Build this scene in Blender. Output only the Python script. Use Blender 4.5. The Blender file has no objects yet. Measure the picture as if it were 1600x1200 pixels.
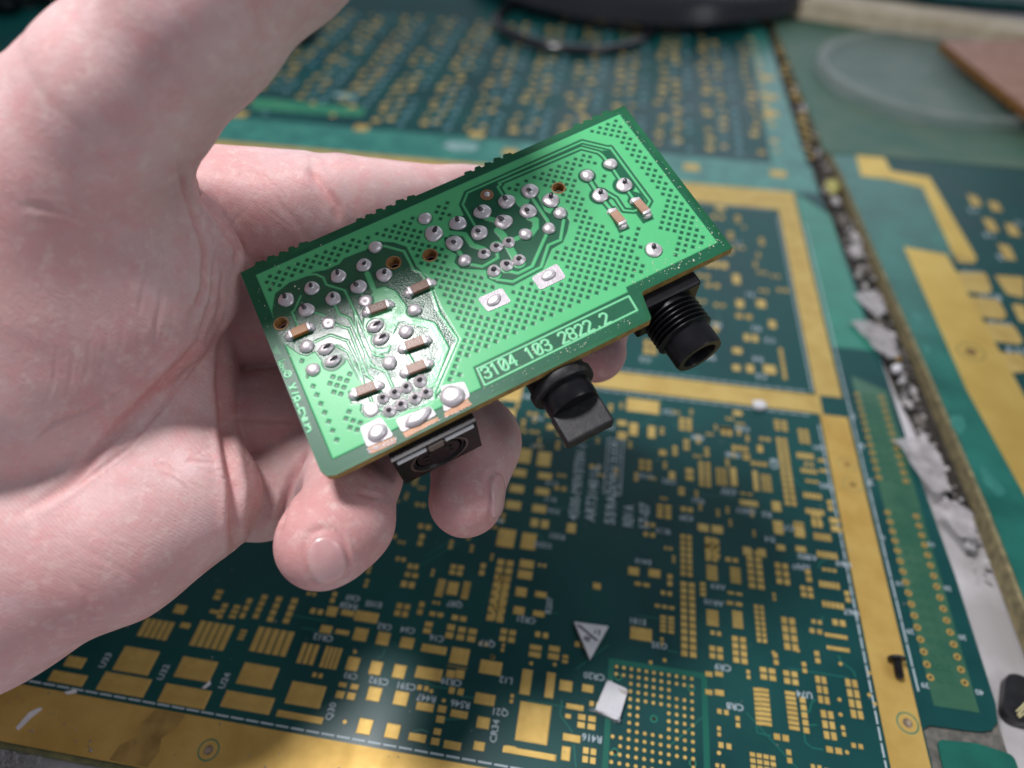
import bpy, bmesh, math, random
import numpy as np
from mathutils import Vector, Matrix
from mathutils.geometry import tessellate_polygon
random.seed(7); rng = np.random.default_rng(7)
S = bpy.context.scene
S.unit_settings.system = 'METRIC'; S.unit_settings.scale_length = 0.01      # 1 unit = 1 cm
COL = S.collection

# ------------------------------------------------------------------ camera
F = 1100.0; H = 15.0
RC = np.array([[0.98726522, -0.12039086, 0.1039876],
               [0.1586702, 0.6981489, -0.6981489],
               [0.01145192, 0.70575786, 0.70836057]])
CP = np.array([0, 0, H])
cam = bpy.data.cameras.new('camera'); cam_o = bpy.data.objects.new('camera', cam); COL.objects.link(cam_o)
M = Matrix([list(RC[i]) + [CP[i]] for i in range(3)] + [[0, 0, 0, 1]])
q = M.to_quaternion(); cam_o.matrix_world = Matrix.Translation(M.to_translation()) @ q.to_matrix().to_4x4()
cam.sensor_width = 36; cam.lens = F / 1600 * 36
cam.clip_start = 0.5; cam.clip_end = 500
cam.dof.use_dof = True; cam.dof.focus_distance = 11.9; cam.dof.aperture_fstop = 0.09
S.camera = cam_o

# ------------------------------------------------------------------ light: a room with a bright work lamp overhead
world = bpy.data.worlds.new('World'); S.world = world; world.use_nodes = True
bg = world.node_tree.nodes['Background']; bg.inputs[0].default_value = (0.80, 0.86, 1.0, 1); bg.inputs[1].default_value = 0.20
def area_lamp(name, loc, target, size, power, col):
    l = bpy.data.lights.new(name, 'AREA'); l.shape = 'DISK'; l.size = size; l.energy = power; l.color = col
    o = bpy.data.objects.new(name, l); COL.objects.link(o)
    o.location = loc; o.rotation_euler = (Vector(target) - Vector(loc)).to_track_quat('-Z', 'Y').to_euler()
    return o
area_lamp('work_lamp', (-16.5, 11.5, 45), (-2, 9, 5), 9.5, 21500, (1.0, 0.965, 0.97))
area_lamp('front_right_fill', (52, -12, 50), (-2, 6, 3), 34, 9500, (0.94, 0.96, 1.0))  # added soft fill from front right, lifts the hand and lower-left panel
area_lamp('far_wall_fill', (25, 150, 75), (0, 20, 0), 110, 30000, (0.80, 0.90, 1.0))  # added off-frame fill for bright far walls; its reflection hazes the far boards
S.view_settings.view_transform = 'Standard'; S.view_settings.look = 'None'; S.view_settings.exposure = 0.0; S.view_settings.gamma = 1.0

# ------------------------------------------------------------------ pixel helpers (photo is 1600 x 1200)
def ray(x, y): return RC @ np.array([(x - 800) / F, -(y - 600) / F, -1.0])
def onz(x, y, z=0.0):
    d = ray(x, y); return CP + d * ((z - H) / d[2])
def PD(x, y, d): return CP + ray(x, y) * d
CROPS = dict(c3=(640, 240, 5), c4=(840, 150, 4), c5=(720, 400, 3.6364), Z1=(400, 360, 8), Z2=(520, 360, 8), Z3=(400, 480, 8), Z4=(520, 480, 8),
             Z5=(540, 580, 7.2727), Z6=(400, 590, 7.0588), Z7=(720, 180, 5.7143), p6=(1150, 800, 3), p7=(750, 800, 3), L1=(100, 880, 3.75), L2=(400, 880, 3.75),
             L3=(780, 580, 4), L4=(1000, 620, 4), L5=(1000, 300, 3.75), R6=(1340, 130, 3.75), p5=(1150, 400, 3), p4=(1000, 0, 2.6667), px=(0, 0, 1))
def px(tag, x, y):
    a, b, s = CROPS[tag]; return (a + x / s, b + y / s)

# ------------------------------------------------------------------ object helpers
def link(o, parent=None):
    COL.objects.link(o)
    if parent is not None: o.parent = parent
    return o
def mesh_obj(name, verts, faces, mat=None, parent=None, smooth=False, sharp=38):
    me = bpy.data.meshes.new(name); me.from_pydata([tuple(v) for v in verts], [], [tuple(f) for f in faces]); me.update()
    if smooth: me.shade_smooth(); me.set_sharp_from_angle(angle=math.radians(sharp))
    if mat: me.materials.append(mat)
    return link(bpy.data.objects.new(name, me), parent)
def bm_obj(name, bm, mat=None, parent=None, smooth=False):
    me = bpy.data.meshes.new(name); bm.to_mesh(me); bm.free()
    if smooth: me.shade_smooth()
    if mat: me.materials.append(mat)
    return link(bpy.data.objects.new(name, me), parent)
def thing(o, label, cat, group=None):
    o['label'] = label; o['category'] = cat
    if group: o['group'] = group
    return o
def empty(name, loc=(0, 0, 0)):
    o = bpy.data.objects.new(name, None); o.location = loc; return link(o)
def struct(o): o['kind'] = 'structure'; return o
def stuff(o): o['kind'] = 'stuff'; return o

def slab_data(outer, z0, z1, holes=()):
    loops = [list(outer)] + [list(h) for h in holes]
    vs = []; 
    for l in loops: vs += l
    tris = tessellate_polygon([[Vector((p[0], p[1], 0)) for p in l] for l in loops])
    n = len(vs); V = [(p[0], p[1], z1) for p in vs] + [(p[0], p[1], z0) for p in vs]
    Fs = []
    for a, b, c in tris:
        A, B_, C_ = vs[a], vs[b], vs[c]
        if (B_[0]-A[0])*(C_[1]-A[1]) - (B_[1]-A[1])*(C_[0]-A[0]) < 0: b, c = c, b
        Fs.append((a, b, c)); Fs.append((a + n, c + n, b + n))
    k = 0
    for li, l in enumerate(loops):
        m = len(l); ar = sum(l[i][0]*l[(i+1) % m][1] - l[(i+1) % m][0]*l[i][1] for i in range(m))
        ccw = ar > 0
        if li > 0: ccw = not ccw
        for i in range(m):
            a, b = k + i, k + (i + 1) % m
            Fs.append((a, a + n, b + n, b) if ccw else (b, b + n, a + n, a))
        k += m
    return V, Fs
def slab(name, outer, z0, z1, mat, parent=None, holes=()):
    V, Fs = slab_data(outer, z0, z1, holes); return mesh_obj(name, V, Fs, mat, parent)
def rect(x0, y0, x1, y1): return [(x0, y0), (x1, y0), (x1, y1), (x0, y1)]
def circle(cx, cy, r, n=24, ry=None): return [(cx + r*math.cos(2*math.pi*i/n), cy + (ry or r)*math.sin(2*math.pi*i/n)) for i in range(n)]
def round_poly(pts, r, n=4, which=None):
    out = []; m = len(pts)
    for i, p in enumerate(pts):
        if which is not None and i not in which: out.append(tuple(p)); continue
        a = Vector(pts[i-1][:2]); b = Vector(p[:2]); c = Vector(pts[(i+1) % m][:2])
        d0 = (a-b); d1 = (c-b); rr = min(r, d0.length*.45, d1.length*.45)
        s = b + d0.normalized()*rr; e = b + d1.normalized()*rr
        for k in range(n+1):
            t = k/n; q_ = s*(1-t)**2 + b*2*t*(1-t) + e*t*t; out.append((q_.x, q_.y))
    return out
def lathe(profile, n=32, cap=True):
    V = []; Fs = []
    for r, z in profile:
        for i in range(n): V.append((r*math.cos(2*math.pi*i/n), r*math.sin(2*math.pi*i/n), z))
    for k in range(len(profile)-1):
        for i in range(n):
            j = (i+1) % n; Fs.append((k*n+i, k*n+j, (k+1)*n+j, (k+1)*n+i))
    if cap:
        if profile[0][0] > 1e-6: Fs.append(tuple(reversed(range(n))))
        if profile[-1][0] > 1e-6: Fs.append(tuple(range((len(profile)-1)*n, len(profile)*n)))
    return V, Fs
def bevel_box(name, sx, sy, sz, bev, mat, parent=None, seg=2, smooth=False):
    bm = bmesh.new(); bmesh.ops.create_cube(bm, size=1)
    bmesh.ops.scale(bm, vec=(sx, sy, sz), verts=bm.verts)
    if bev > 0: bmesh.ops.bevel(bm, geom=bm.edges[:], offset=bev, segments=seg, affect='EDGES', profile=.5)
    return bm_obj(name, bm, mat, parent, smooth)
def tube(name, pts, r, mat, parent=None, n=8):
    V = []; Fs = []; P = [Vector(p) for p in pts]
    for i, p in enumerate(P):
        d = (P[min(i+1, len(P)-1)] - P[max(i-1, 0)]).normalized(); a = d.orthogonal().normalized()
        if i and a.dot(last) < 0: a = -a
        if i: a = (last - d*last.dot(d)).normalized()
        last = a; b = d.cross(a); rr = r[i] if isinstance(r, (list, tuple)) else r
        for k in range(n):
            t = 2*math.pi*k/n; V.append(p + (a*math.cos(t)+b*math.sin(t))*rr)
    for i in range(len(P)-1):
        for k in range(n):
            j = (k+1) % n; Fs.append((i*n+k, i*n+j, (i+1)*n+j, (i+1)*n+k))
    Fs.append(tuple(reversed(range(n)))); Fs.append(tuple(range((len(P)-1)*n, len(P)*n)))
    return mesh_obj(name, V, Fs, mat, parent, True)
class Join:
    def __init__(s): s.V = []; s.F = []
    def add(s, V, Fs, off=(0, 0, 0)):
        n = len(s.V); s.V += [(v[0]+off[0], v[1]+off[1], v[2]+off[2]) for v in V]; s.F += [tuple(i+n for i in f) for f in Fs]
    def obj(s, name, mat, parent=None, smooth=False): return mesh_obj(name, s.V, s.F, mat, parent, smooth)

# ------------------------------------------------------------------ materials
def mat(name, c1, c2=None, scale=2.0, rough=.5, metal=0.0, bump=0.0, bscale=20.0, coat=0.0, detail=6, rvar=0.0, lo=.35, hi=.65, alpha=1.0, spec=.5, trans=0.0, extra=None):
    m = bpy.data.materials.new(name); m.use_nodes = True; nt = m.node_tree; N = nt.nodes; L = nt.links
    b = N['Principled BSDF']; b.inputs['Roughness'].default_value = rough; b.inputs['Metallic'].default_value = metal
    b.inputs['Coat Weight'].default_value = coat; b.inputs['Coat Roughness'].default_value = .12
    b.inputs['Alpha'].default_value = alpha; b.inputs['Specular IOR Level'].default_value = spec
    b.inputs['Transmission Weight'].default_value = trans
    tc = N.new('ShaderNodeTexCoord')
    b.inputs['Base Color'].default_value = (*c1, 1)
    if c2 is not None:
        nz = N.new('ShaderNodeTexNoise'); nz.inputs['Scale'].default_value = scale; nz.inputs['Detail'].default_value = detail
        L.new(tc.outputs['Object'], nz.inputs['Vector'])
        mr = N.new('ShaderNodeMapRange'); mr.inputs[1].default_value = lo; mr.inputs[2].default_value = hi; L.new(nz.outputs[0], mr.inputs[0])
        mx = N.new('ShaderNodeMix'); mx.data_type = 'RGBA'; mx.inputs[6].default_value = (*c1, 1); mx.inputs[7].default_value = (*c2, 1)
        L.new(mr.outputs[0], mx.inputs[0]); L.new(mx.outputs[2], b.inputs['Base Color'])
        if rvar:
            mm = N.new('ShaderNodeMapRange'); mm.inputs[3].default_value = rough - rvar; mm.inputs[4].default_value = rough + rvar
            L.new(nz.outputs[0], mm.inputs[0]); mm.inputs[1].default_value = .3; mm.inputs[2].default_value = .7; L.new(mm.outputs[0], b.inputs['Roughness'])
    if bump:
        n2 = N.new('ShaderNodeTexNoise'); n2.inputs['Scale'].default_value = bscale; n2.inputs['Detail'].default_value = 5
        L.new(tc.outputs['Object'], n2.inputs['Vector'])
        bp = N.new('ShaderNodeBump'); bp.inputs['Strength'].default_value = bump; bp.inputs['Distance'].default_value = .02
        L.new(n2.outputs[0], bp.inputs['Height']); L.new(bp.outputs[0], b.inputs['Normal'])
        if coat: L.new(bp.outputs[0], b.inputs['Coat Normal'])
    if extra: extra(nt, b, tc)
    return m
# ================================================================== the bench and the boards lying on it
M_bench = mat('bench_laminate', (.74, .72, .76), (.40, .38, .38), .35, .6, bump=.3, bscale=6)
M_mask = mat('teal_solder_mask', (.003, .045, .047), (.004, .068, .064), .35, .40, bump=.04, bscale=1.2, coat=.06, rvar=.08, spec=.32)
M_mask_light = mat('pale_green_mask', (.045, .24, .19), (.02, .15, .13), 1.2, .35, bump=.1, bscale=3, coat=.25)
M_mask_mid = mat('green_mask', (.006, .17, .11), (.01, .21, .14), .8, .3, bump=.06, bscale=2, coat=.3)
M_pad = mat('pad_gold', (.66, .46, .14), (.54, .36, .10), 2.0, .55, .5, bump=.15, bscale=9)
M_gold = mat('gold_plating', (.62, .42, .12), (.50, .32, .08), 1.1, .62, .45, bump=.16, bscale=9, rvar=.1)
M_gold_dull = mat('dull_gold_plating', (.66, .48, .16), (.56, .38, .11), 1.6, .5, .45, bump=.1, bscale=9)
M_stain = mat('dirty_gold', (.28, .18, .05), (.46, .30, .09), 2.2, .6, .4, bump=.2, bscale=14)
M_silk = mat('white_print', (.42, .50, .54), rough=.7)
M_edge = mat('board_edge', (.20, .19, .07), (.10, .11, .05), 3, .7, bump=.2, bscale=20)
M_white = mat('white_ceramic', (.72, .72, .74), (.62, .62, .66), 3, .4, bump=.05)
M_black = mat('black_plastic', (.012, .012, .014), (.02, .02, .022), 5, .32, bump=.06, bscale=30)
M_dark_hole = mat('hole_dark', (.02, .015, .01), rough=.8)

def W2(tag, x, y, z=0.0):
    p = onz(*px(tag, x, y), z); return (p[0], p[1])

struct(slab('bench_top', rect(-120, -60, 160, 160), -3.0, -.55, M_bench))

# ---------------------------------------------------------------- main panel
panel = empty('circuit_panel', (0, 0, -.55))
thing(panel, 'large dark teal circuit board panel with gold border and gold pads under the hand', 'circuit board')
def PP(o): o.parent = panel; o.location = (0, 0, .55); return o
outl = [(-46, 3.18), (7.6, 3.18), (7.62, 6.42), (7.74, 6.52), (8.7, 6.55), (8.98, 6.62), (9.16, 6.82), (9.24, 7.2), (9.24, 10.2), (9.1, 14), (9.02, 21.3), (8.7, 27), (8.35, 34), (8.3, 50), (8.3, 58), (-46, 58)]
sc = [(8.7, 3.3)]
PP(slab('panel_base', outl, -.2, 0, M_mask))
# bevelled edge strip of bare laminate along the front
PP(slab('edge_strip', rect(-46, 3.10, 7.6, 3.178), -.2, -.012, M_edge))
# routed slot filled with grime at the corner
PP(slab('panel_tab', round_poly([(7.76, 3.1), (9.3, 3.1), (9.28, 6.2), (8.6, 6.32), (7.84, 6.26)], .12), -.2, 0, mat('tab_green', (.005, .10, .075), (.008, .13, .095), 1.5, .4, bump=.1, bscale=3)))
PP(slab('slot_grime', [(7.5, 3.1), (9.2, 3.1), (9.2, 6.9), (7.5, 6.9)], -.5, -.06, mat('grime', (.16, .15, .13), (.08, .08, .07), 6, .8, bump=.4)))
g = .010
def gold(name, pts, m=None, holes=(), z=g): return PP(slab(name, pts, .002, z, m or M_gold, None, holes))
hx, hy = W2('px', 326, 1172); kx, ky = W2('px', 1418, 1130); m1 = W2('L4', 1295, 425); m2 = W2('L4', 1330, 550)
gold('gold_border', rect(-46, 3.19, 6.79, 4.27), holes=[circle(hx, hy, .21), ])
gold('gold_border', rect(6.8, 3.19, 7.58, 15.08), holes=[circle(kx, ky, .22), circle(m1[0], m1[1], .25), circle(m2[0], m2[1], .25)])
gold('gold_border', rect(-46, 15.09, 6.9, 15.85), M_gold_dull)
gold('gold_border', rect(6.8, 15.87, 7.55, 26.38), M_gold_dull)
gold('gold_border', rect(-46, 26.4, 7.55, 27.9), M_gold_dull)
for (cx, cy, r) in ((hx, hy, .21), (kx, ky, .22)):
    PP(slab('ring_groove', circle(cx, cy, r, 36), .001, .006, M_mask_mid, None, [circle(cx, cy, r-.03, 36)]))
    PP(slab('ring_pad', circle(cx, cy, r-.03, 36), .002, g, M_gold, None, [circle(cx, cy, .095, 24)]))
    PP(slab('screw_hole', circle(cx, cy, .092, 24), .001, .004, mat('hole_grime', (.12, .08, .05), (.35, .28, .2), 9, .8)))
for (cx, cy) in (m1, m2):
    PP(slab('ring_groove', circle(cx, cy, .25, 36), .001, .006, M_mask_mid, None, [circle(cx, cy, .235, 36)]))
    PP(slab('ring_pad', circle(cx, cy, .235, 36), .002, g, M_gold, None, [circle(cx, cy, .1, 24)]))
    PP(slab('screw_hole', circle(cx, cy, .1, 24), .001, .004, M_stain))
# worn, dirty part of the gold where a protective film has ended
PP(slab('film_stain', [(-8.3, 3.22), (-7.5, 3.22), (-7.42, 3.5), (-7.5, 3.75), (-7.3, 4.0), (-7.25, 4.25), (-7.9, 4.25), (-8.05, 3.95), (-8.0, 3.7), (-8.25, 3.5)], g+.001, g+.003, M_stain))

# strips of paler mask
def mask(name, pts, m, z=.005): return PP(slab(name, pts, .0008, z, m))
mask('pale_border', rect(-46, 27.92, 8.6, 30.3), M_mask_light)
mask('pale_border', [(6.9, 30.32), (8.45, 30.32), (8.2, 49), (7.2, 49)], M_mask_light)
mask('green_border', [(7.62, 18.2), (8.95, 18.2), (8.8, 26.3), (7.62, 27.9)], M_mask_mid)
mask('connector_comb', [W2('px', 395, 152), W2('px', 570, 170), W2('px', 568, 182), W2('px', 392, 170)], mat('bright_green_mask', (.05, .26, .13), (.02, .18, .11), 2, .4))
mask('pin_field', [(7.95, 6.95), (8.85, 6.95), (8.95, 16.4), (8.0, 16.9)], mat('dark_green_mask', (.022, .10, .06), (.045, .13, .075), 1.2, .3, coat=.4), .004)

# white dashes beside the gold
J = Join()
def dashes(x0, y0, x1, y1, L=.27, gap=.05, w=.035):
    d = math.hypot(x1-x0, y1-y0); n = int(d/(L+gap)); ux, uy = (x1-x0)/d, (y1-y0)/d
    for i in range(n):
        a = i*(L+gap); p0 = (x0+ux*a, y0+uy*a); p1 = (x0+ux*(a+L), y0+uy*(a+L)); nx, ny = -uy*w/2, ux*w/2
        J.add(*slab_data([(p0[0]-nx, p0[1]-ny), (p1[0]-nx, p1[1]-ny), (p1[0]+nx, p1[1]+ny), (p0[0]+nx, p0[1]+ny)], .002, .009))
dashes(-14, 4.36, 6.7, 4.36); dashes(6.71, 4.45, 6.71, 15.0); dashes(-4, 14.98, 6.6, 14.98); dashes(6.71, 16, 6.71, 26.2); dashes(-4, 15.97, 6.6, 15.97)
dashes(7.7, 7.2, 7.7, 26, .5, .04); dashes(-4, 26.3, 6.6, 26.3)
PP(stuff(J.obj('dashed_line', M_silk)))

# ---- gold pads.  (crop, x0, y0, x1, y1, columns, rows)
CL = []
def pads(tag, *rows):
    for r in rows:
        r = tuple(r); CL.append((tag,) + r + ((1, 1) if len(r) == 4 else ()))
pads('p7', (90,75,155,170),(200,95,255,180),(235,28,325,80,2,1),(415,50,445,100),(80,215,112,525,2,8),(190,215,240,325,1,2),(95,540,165,620,2,2),(170,350,215,400),(260,370,310,405),(160,440,205,485),(250,460,300,495),
     (235,615,282,690,1,2),(325,620,368,700,1,2),(388,665,410,715,1,2),(5,690,95,770),(200,735,232,860),(315,750,342,875),(375,785,430,845),(480,805,530,850),(-20,845,65,910),(-10,960,40,1020),(190,885,315,1095),(110,1095,355,1170),(405,895,485,935),
     (390,1035,470,1085),(385,1095,420,1170),(400,945,425,970),(455,940,545,1030,2,2),(480,1095,545,1190,2,2),(705,535,805,610),(695,255,745,300),(790,265,845,310),(720,325,800,355,2,1),(530,330,565,365),
     (815,430,915,460,3,1),(840,480,915,575,2,4),(935,100,1000,310,2,7),(935,320,1020,690,2,11),(1020,55,1140,105,2,1),(1050,115,1130,225,2,3),(1060,245,1115,325,1,6),(1060,455,1120,540,1,6),(1170,255,1225,340,1,6),
     (1240,170,1340,370,2,6),(1280,430,1350,620,2,7),(1155,370,1235,395,2,1),(1150,415,1235,445,2,1),(1180,460,1235,550,1,6),(1175,575,1260,720,2,4),(1070,620,1145,700,2,2),(1055,745,1090,775),(1100,745,1140,775),(1055,830,1090,860),(1100,830,1145,865),
     (1030,325,1060,400,1,3),(1145,210,1215,240,2,1))
pads('p6', (170,35,225,100,1,2),(270,40,325,110,1,2),(345,0,410,80,2,3),(435,20,490,100,1,2),(360,95,450,140,5,1),(375,180,480,225,5,1),(400,260,475,285,3,1),(385,320,490,365,5,1),(505,365,540,430,1,2),(400,415,510,460,5,1),(445,500,520,540,2,1),
     (415,565,525,600),(425,625,535,660),(205,485,300,660,2,4),(175,230,260,350,2,3),(295,340,370,410,2,2),(105,720,195,800,2,2),(215,735,300,820,2,2),(100,820,170,1010,1,8),(228,835,300,1030,1,8),(80,820,95,1000,1,8),(303,865,318,1040,1,5),
     (365,760,445,910,2,3),(390,920,480,1080,2,3),(415,1095,505,1140,2,1),(505,775,605,980,2,4),(170,1035,255,1080,2,1),(60,1120,195,1230,4,3))
pads('L1', (800,335,935,515,5,1),(1140,370,1300,550,5,1),(480,320,600,455,5,1),(360,485,490,660),(245,635,462,790),(700,545,850,700),(600,703,820,860),(1060,580,1215,740),(955,743,1200,890),(30,540,100,620),(-60,625,105,725),
     (1040,385,1048,455,1,3),(690,345,730,385),(860,270,905,300),(935,230,920,330,1,3),(1000,240,1000,330,1,3),(900,150,908,220,1,2),(1080,200,1052,330,1,3),(1165,180,1133,330,1,4),(1250,190,1218,350,1,4),(1340,200,1313,360,1,4),(660,240,700,300))
pads('L2', (215,690,370,855),(130,858,385,945),(275,465,335,600,3,1),(410,485,470,625,4,1),(425,250,465,315),(505,270,570,315),(590,275,705,355),(385,360,435,415),(470,385,540,425),(585,375,640,460),(720,400,770,485),(855,430,915,505),(975,470,1110,540),
     (995,335,1020,420,1,2),(825,225,890,325,2,2),(1015,280,1100,320,2,1),(1145,300,1235,345,2,1),(1125,350,1150,450,1,2),(1190,365,1215,460,1,2),(1250,375,1280,470,1,2),(1072,90,1090,200,1,6),(1130,105,1175,190),(1220,105,1238,215,1,6),
     (1420,60,1440,345,2,5),(1150,490,1235,600),(1120,603,1235,618),(1120,622,1160,675),(1175,622,1215,680),(1325,565,1420,655),(545,545,590,635),(680,570,725,660),(815,590,865,680),(945,600,1080,695),(490,695,525,730),(560,705,595,745),
     (475,745,510,795),(540,755,575,805),(665,720,720,815),(820,745,880,840),(945,810,1035,875),(1070,830,1110,880),(1060,890,1100,940),(1145,855,1235,915),(1290,755,1390,840),(1300,895,1360,975),(610,905,665,1010),(770,935,830,1035),
     (900,990,990,1055),(1045,965,1080,1010),(1030,1020,1070,1070),(1105,1035,1195,1100),(1280,1040,1335,1105),(1460,1065,1520,1120),(870,50,950,90,2,1),(890,0,950,40,2,1),(850,100,930,150,2,1),(1140,0,1210,80,2,2))
pads('L3', (120,480,190,580),(245,500,315,600),(85,605,165,665),(245,630,325,680),(70,705,150,765),(230,725,310,780),(45,805,130,870),(210,830,290,890),(425,950,475,1015),(740,305,795,345),(740,375,795,430),(815,320,865,405),(930,340,975,420),
     (1120,285,1210,380,2,3),(1150,420,1190,500,2,2),(870,545,955,630,2,2),(1000,490,1045,530),(1060,625,1100,680),(1240,560,1330,730,2,5),(1440,600,1490,720),(1165,600,1215,690,1,2),(1380,345,1460,405,2,1),(980,825,1080,930,2,3),
     (1130,845,1215,885,2,1),(1240,950,1310,1005),(1325,960,1400,1015),(1280,1030,1370,1200,2,4),(800,165,1000,270),(-100,50,130,190),(45,235,90,320),(300,330,345,370),(1120,720,1160,780,1,2))
pads('L4', (500,180,580,250,2,2),(830,140,930,220,2,3),(845,250,985,690,2,12),(980,195,1070,300,2,3),(975,345,1090,395,5,1),(1000,445,1110,485,5,1),(1030,515,1120,545,3,1),(1015,595,1140,645,5,1),(1030,695,1155,745,5,1),(1165,640,1210,720,1,2),
     (1065,775,1150,805,2,1),(1180,755,1250,785),(1195,815,1265,850),(620,640,740,690),(620,595,710,620,2,1),(820,650,885,720),(570,300,680,345,3,1),(640,350,690,400,1,2),(740,250,820,280,2,1),(730,300,770,350),(830,770,900,870,1,2),(955,780,1035,890,1,2),
     (570,460,610,560),(700,460,745,590),(640,935,700,995),(730,945,790,1005),(850,920,910,965),(970,930,1040,975),(690,400,800,440,3,1),(470,440,550,560,3,5),(750,480,830,600,3,5),(1110,385,1160,410),(1120,450,1170,475),(580,85,640,120))
pads('L5', (540,480,590,540),(560,630,610,680),(680,630,740,680),(750,750,800,800),(540,910,600,950),(720,1010,800,1070),(620,1010,670,1060),(810,910,840,1100,1,6),(600,830,700,880,2,1),(310,900,420,960),(20,860,100,960,2,2),(380,400,520,450,3,1),(440,80,500,110),(600,200,620,215),(540,1010,590,1050))
qa_ = W2('p7', 615, 690); qb_ = W2('p7', 1050, 690)
allp = []
for tag, x0, y0, x1, y1, nx, ny in CL:
    a = W2(tag, x0, y0); b = W2(tag, x1, y1)
    X0, X1 = sorted((a[0], b[0])); Y0, Y1 = sorted((a[1], b[1]))
    if X1-X0 < .04: X1 = X0+.12
    fx = .80 if nx > 3 else .76; fy = .80 if ny > 3 else .76
    if nx == 1: fx = 1
    if ny == 1: fy = 1
    for i in range(nx):
        for j in range(ny):
            cx = X0+(X1-X0)*((i+.5)/nx); cy = Y0+(Y1-Y0)*((j+.5)/ny); w = (X1-X0)/nx*fx; h = (Y1-Y0)/ny*fy
            allp.append((cx, cy, w, h))
# rows of plated pads on the upper half
for i in range(-13, 7):
    xc = .35 + i*2.25
    for s in (-.55, .15):
        for j in range(17):
            if i < -6 and j < 3 and rng.random() < .6: continue
            if rng.random() < .14: continue
            z_ = rng.uniform(.22, .42); allp.append((xc+s+rng.normal()*.09, 31.3 + j*.88+(.3 if s > 0 else 0) + rng.normal()*.07, z_, z_*rng.uniform(.7, 1.2)))
for p in ((-18.04, 30.7), (-11.85, 30.32), (-6.41, 30.66), (-4.6, 29.2), (3.4, 29.3), (7.1, 29.4), (7.4, 35.5), (7.55, 37.5), (7.6, 40)): allp.append((*p, .7, .6))
boxV = [(-.5, -.5, 0), (.5, -.5, 0), (.5, .5, 0), (-.5, .5, 0), (-.46, -.46, 1), (.46, -.46, 1), (.46, .46, 1), (-.46, .46, 1)]
boxF = [(4, 5, 6, 7), (0, 1, 5, 4), (1, 2, 6, 5), (2, 3, 7, 6), (3, 0, 4, 7)]
pad_me = bpy.data.meshes.new('pad'); pad_me.from_pydata(boxV, [], boxF); pad_me.materials.append(M_pad)
pad_me2 = pad_me.copy(); pad_me2.materials[0] = M_gold_dull
def size_px(p):
    d = (H*.708 + p[1]*.70); return math.sqrt(p[2]*p[3])/d
base_ = list(allp)
for k in range(900):                                            # small two pad footprints between the mapped ones
    x = rng.uniform(-6, 6.4); y = rng.uniform(5, 14.6) if k % 4 else rng.uniform(16.3, 25.5)
    if -.2 < x < 1.9 and 7.2 < y < 11.5: continue
    if qa_[0]-.2 < x < qb_[0]+.2 and y < qa_[1]+.2: continue
    sz = rng.uniform(.07, .13)*(1 if y < 15 else 1.6); v_ = rng.random() < .5; dx, dy = (0, sz*1.5) if v_ else (sz*1.5, 0)
    if any(abs(p[0]-x) < p[2]/2+sz*1.7 and abs(p[1]-y) < p[3]/2+sz*1.7 for p in base_): continue
    two = [(x-dx/2, y-dy/2, sz, sz*1.1), (x+dx/2, y+dy/2, sz, sz*1.1)]; base_ += two; allp += two
allp.sort(key=size_px, reverse=True)
for k, (cx, cy, w, h) in enumerate(allp[:290]):
    o = bpy.data.objects.new('pad', pad_me2 if cy > 9.5 else pad_me); link(o, panel)
    o.location = (cx, cy, .55+.001+.0004*(k % 5)); o.scale = (w, h, .009)
J = Join()
for k, (cx, cy, w, h) in enumerate(allp[290:]): J.add([(cx+v[0]*w, cy+v[1]*h, .001+v[2]*.009+.0004*(k % 5)) for v in boxV], boxF)
# grid of round contacts with plated holes
ga = W2('p7', 640, 725); gb = W2('p7', 1000, 1185)
NB = 10; NR = 13; pit = (gb[0]-ga[0])/NB
for i in range(NB+1):
    for j in range(15):
        x = ga[0]+i*pit; y = ga[1]-j*pit
        if j < 9 and i < 2 and j > 1: continue
        if abs(i-5) < 2 and abs(j-6) < 2: continue
        if (i, j) in ((8, 2), (9, 2), (0, 10), (9, 11), (8, 11)): continue
        if y > 4.5: J.add(*lathe([(.043, 0), (.036, .009)], 8), (x, y, .0015))
for tag, x, y in (('L2', 520, 930), ('L2', 1027, 750), ('L2', 1100, 805), ('L2', 1385, 548), ('L2', 580, 520), ('p7', 60, 680), ('p7', 240, 710), ('p7', 350, 715), ('p7', 800, 705), ('p7', 865, 695), ('p7', 1120, 1130), ('p6', 490, 712), ('p6', 625, 755), ('p6', 625, 858), ('p6', 650, 900), ('p6', 490, 950), ('p6', 500, 1010), ('p6', 520, 1127), ('p6', 290, 650), ('p6', 175, 660), ('p6', 485, 880)):
    c = W2(tag, x, y); J.add(*lathe([(.045, 0), (.04, .009)], 10), (c[0], c[1], .002))
PP(stuff(J.obj('small_pads', M_pad)))
J = Join()
for (x, y) in ((648, 775), (990, 825), (815, 970), (632, 1125), (997, 1178)):
    c = W2('p7', x, y); J.add(*slab_data(circle(c[0], c[1], .075, 20), .001, .006)); 
PP(stuff(J.obj('plated_hole_rims', M_mask_mid)))
J = Join()
for (x, y) in ((648, 775), (990, 825), (815, 970), (632, 1125), (997, 1178)):
    c = W2('p7', x, y); J.add(*slab_data(circle(c[0], c[1], .048, 20), .0062, .007))
PP(stuff(J.obj('plated_holes', M_dark_hole)))
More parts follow.
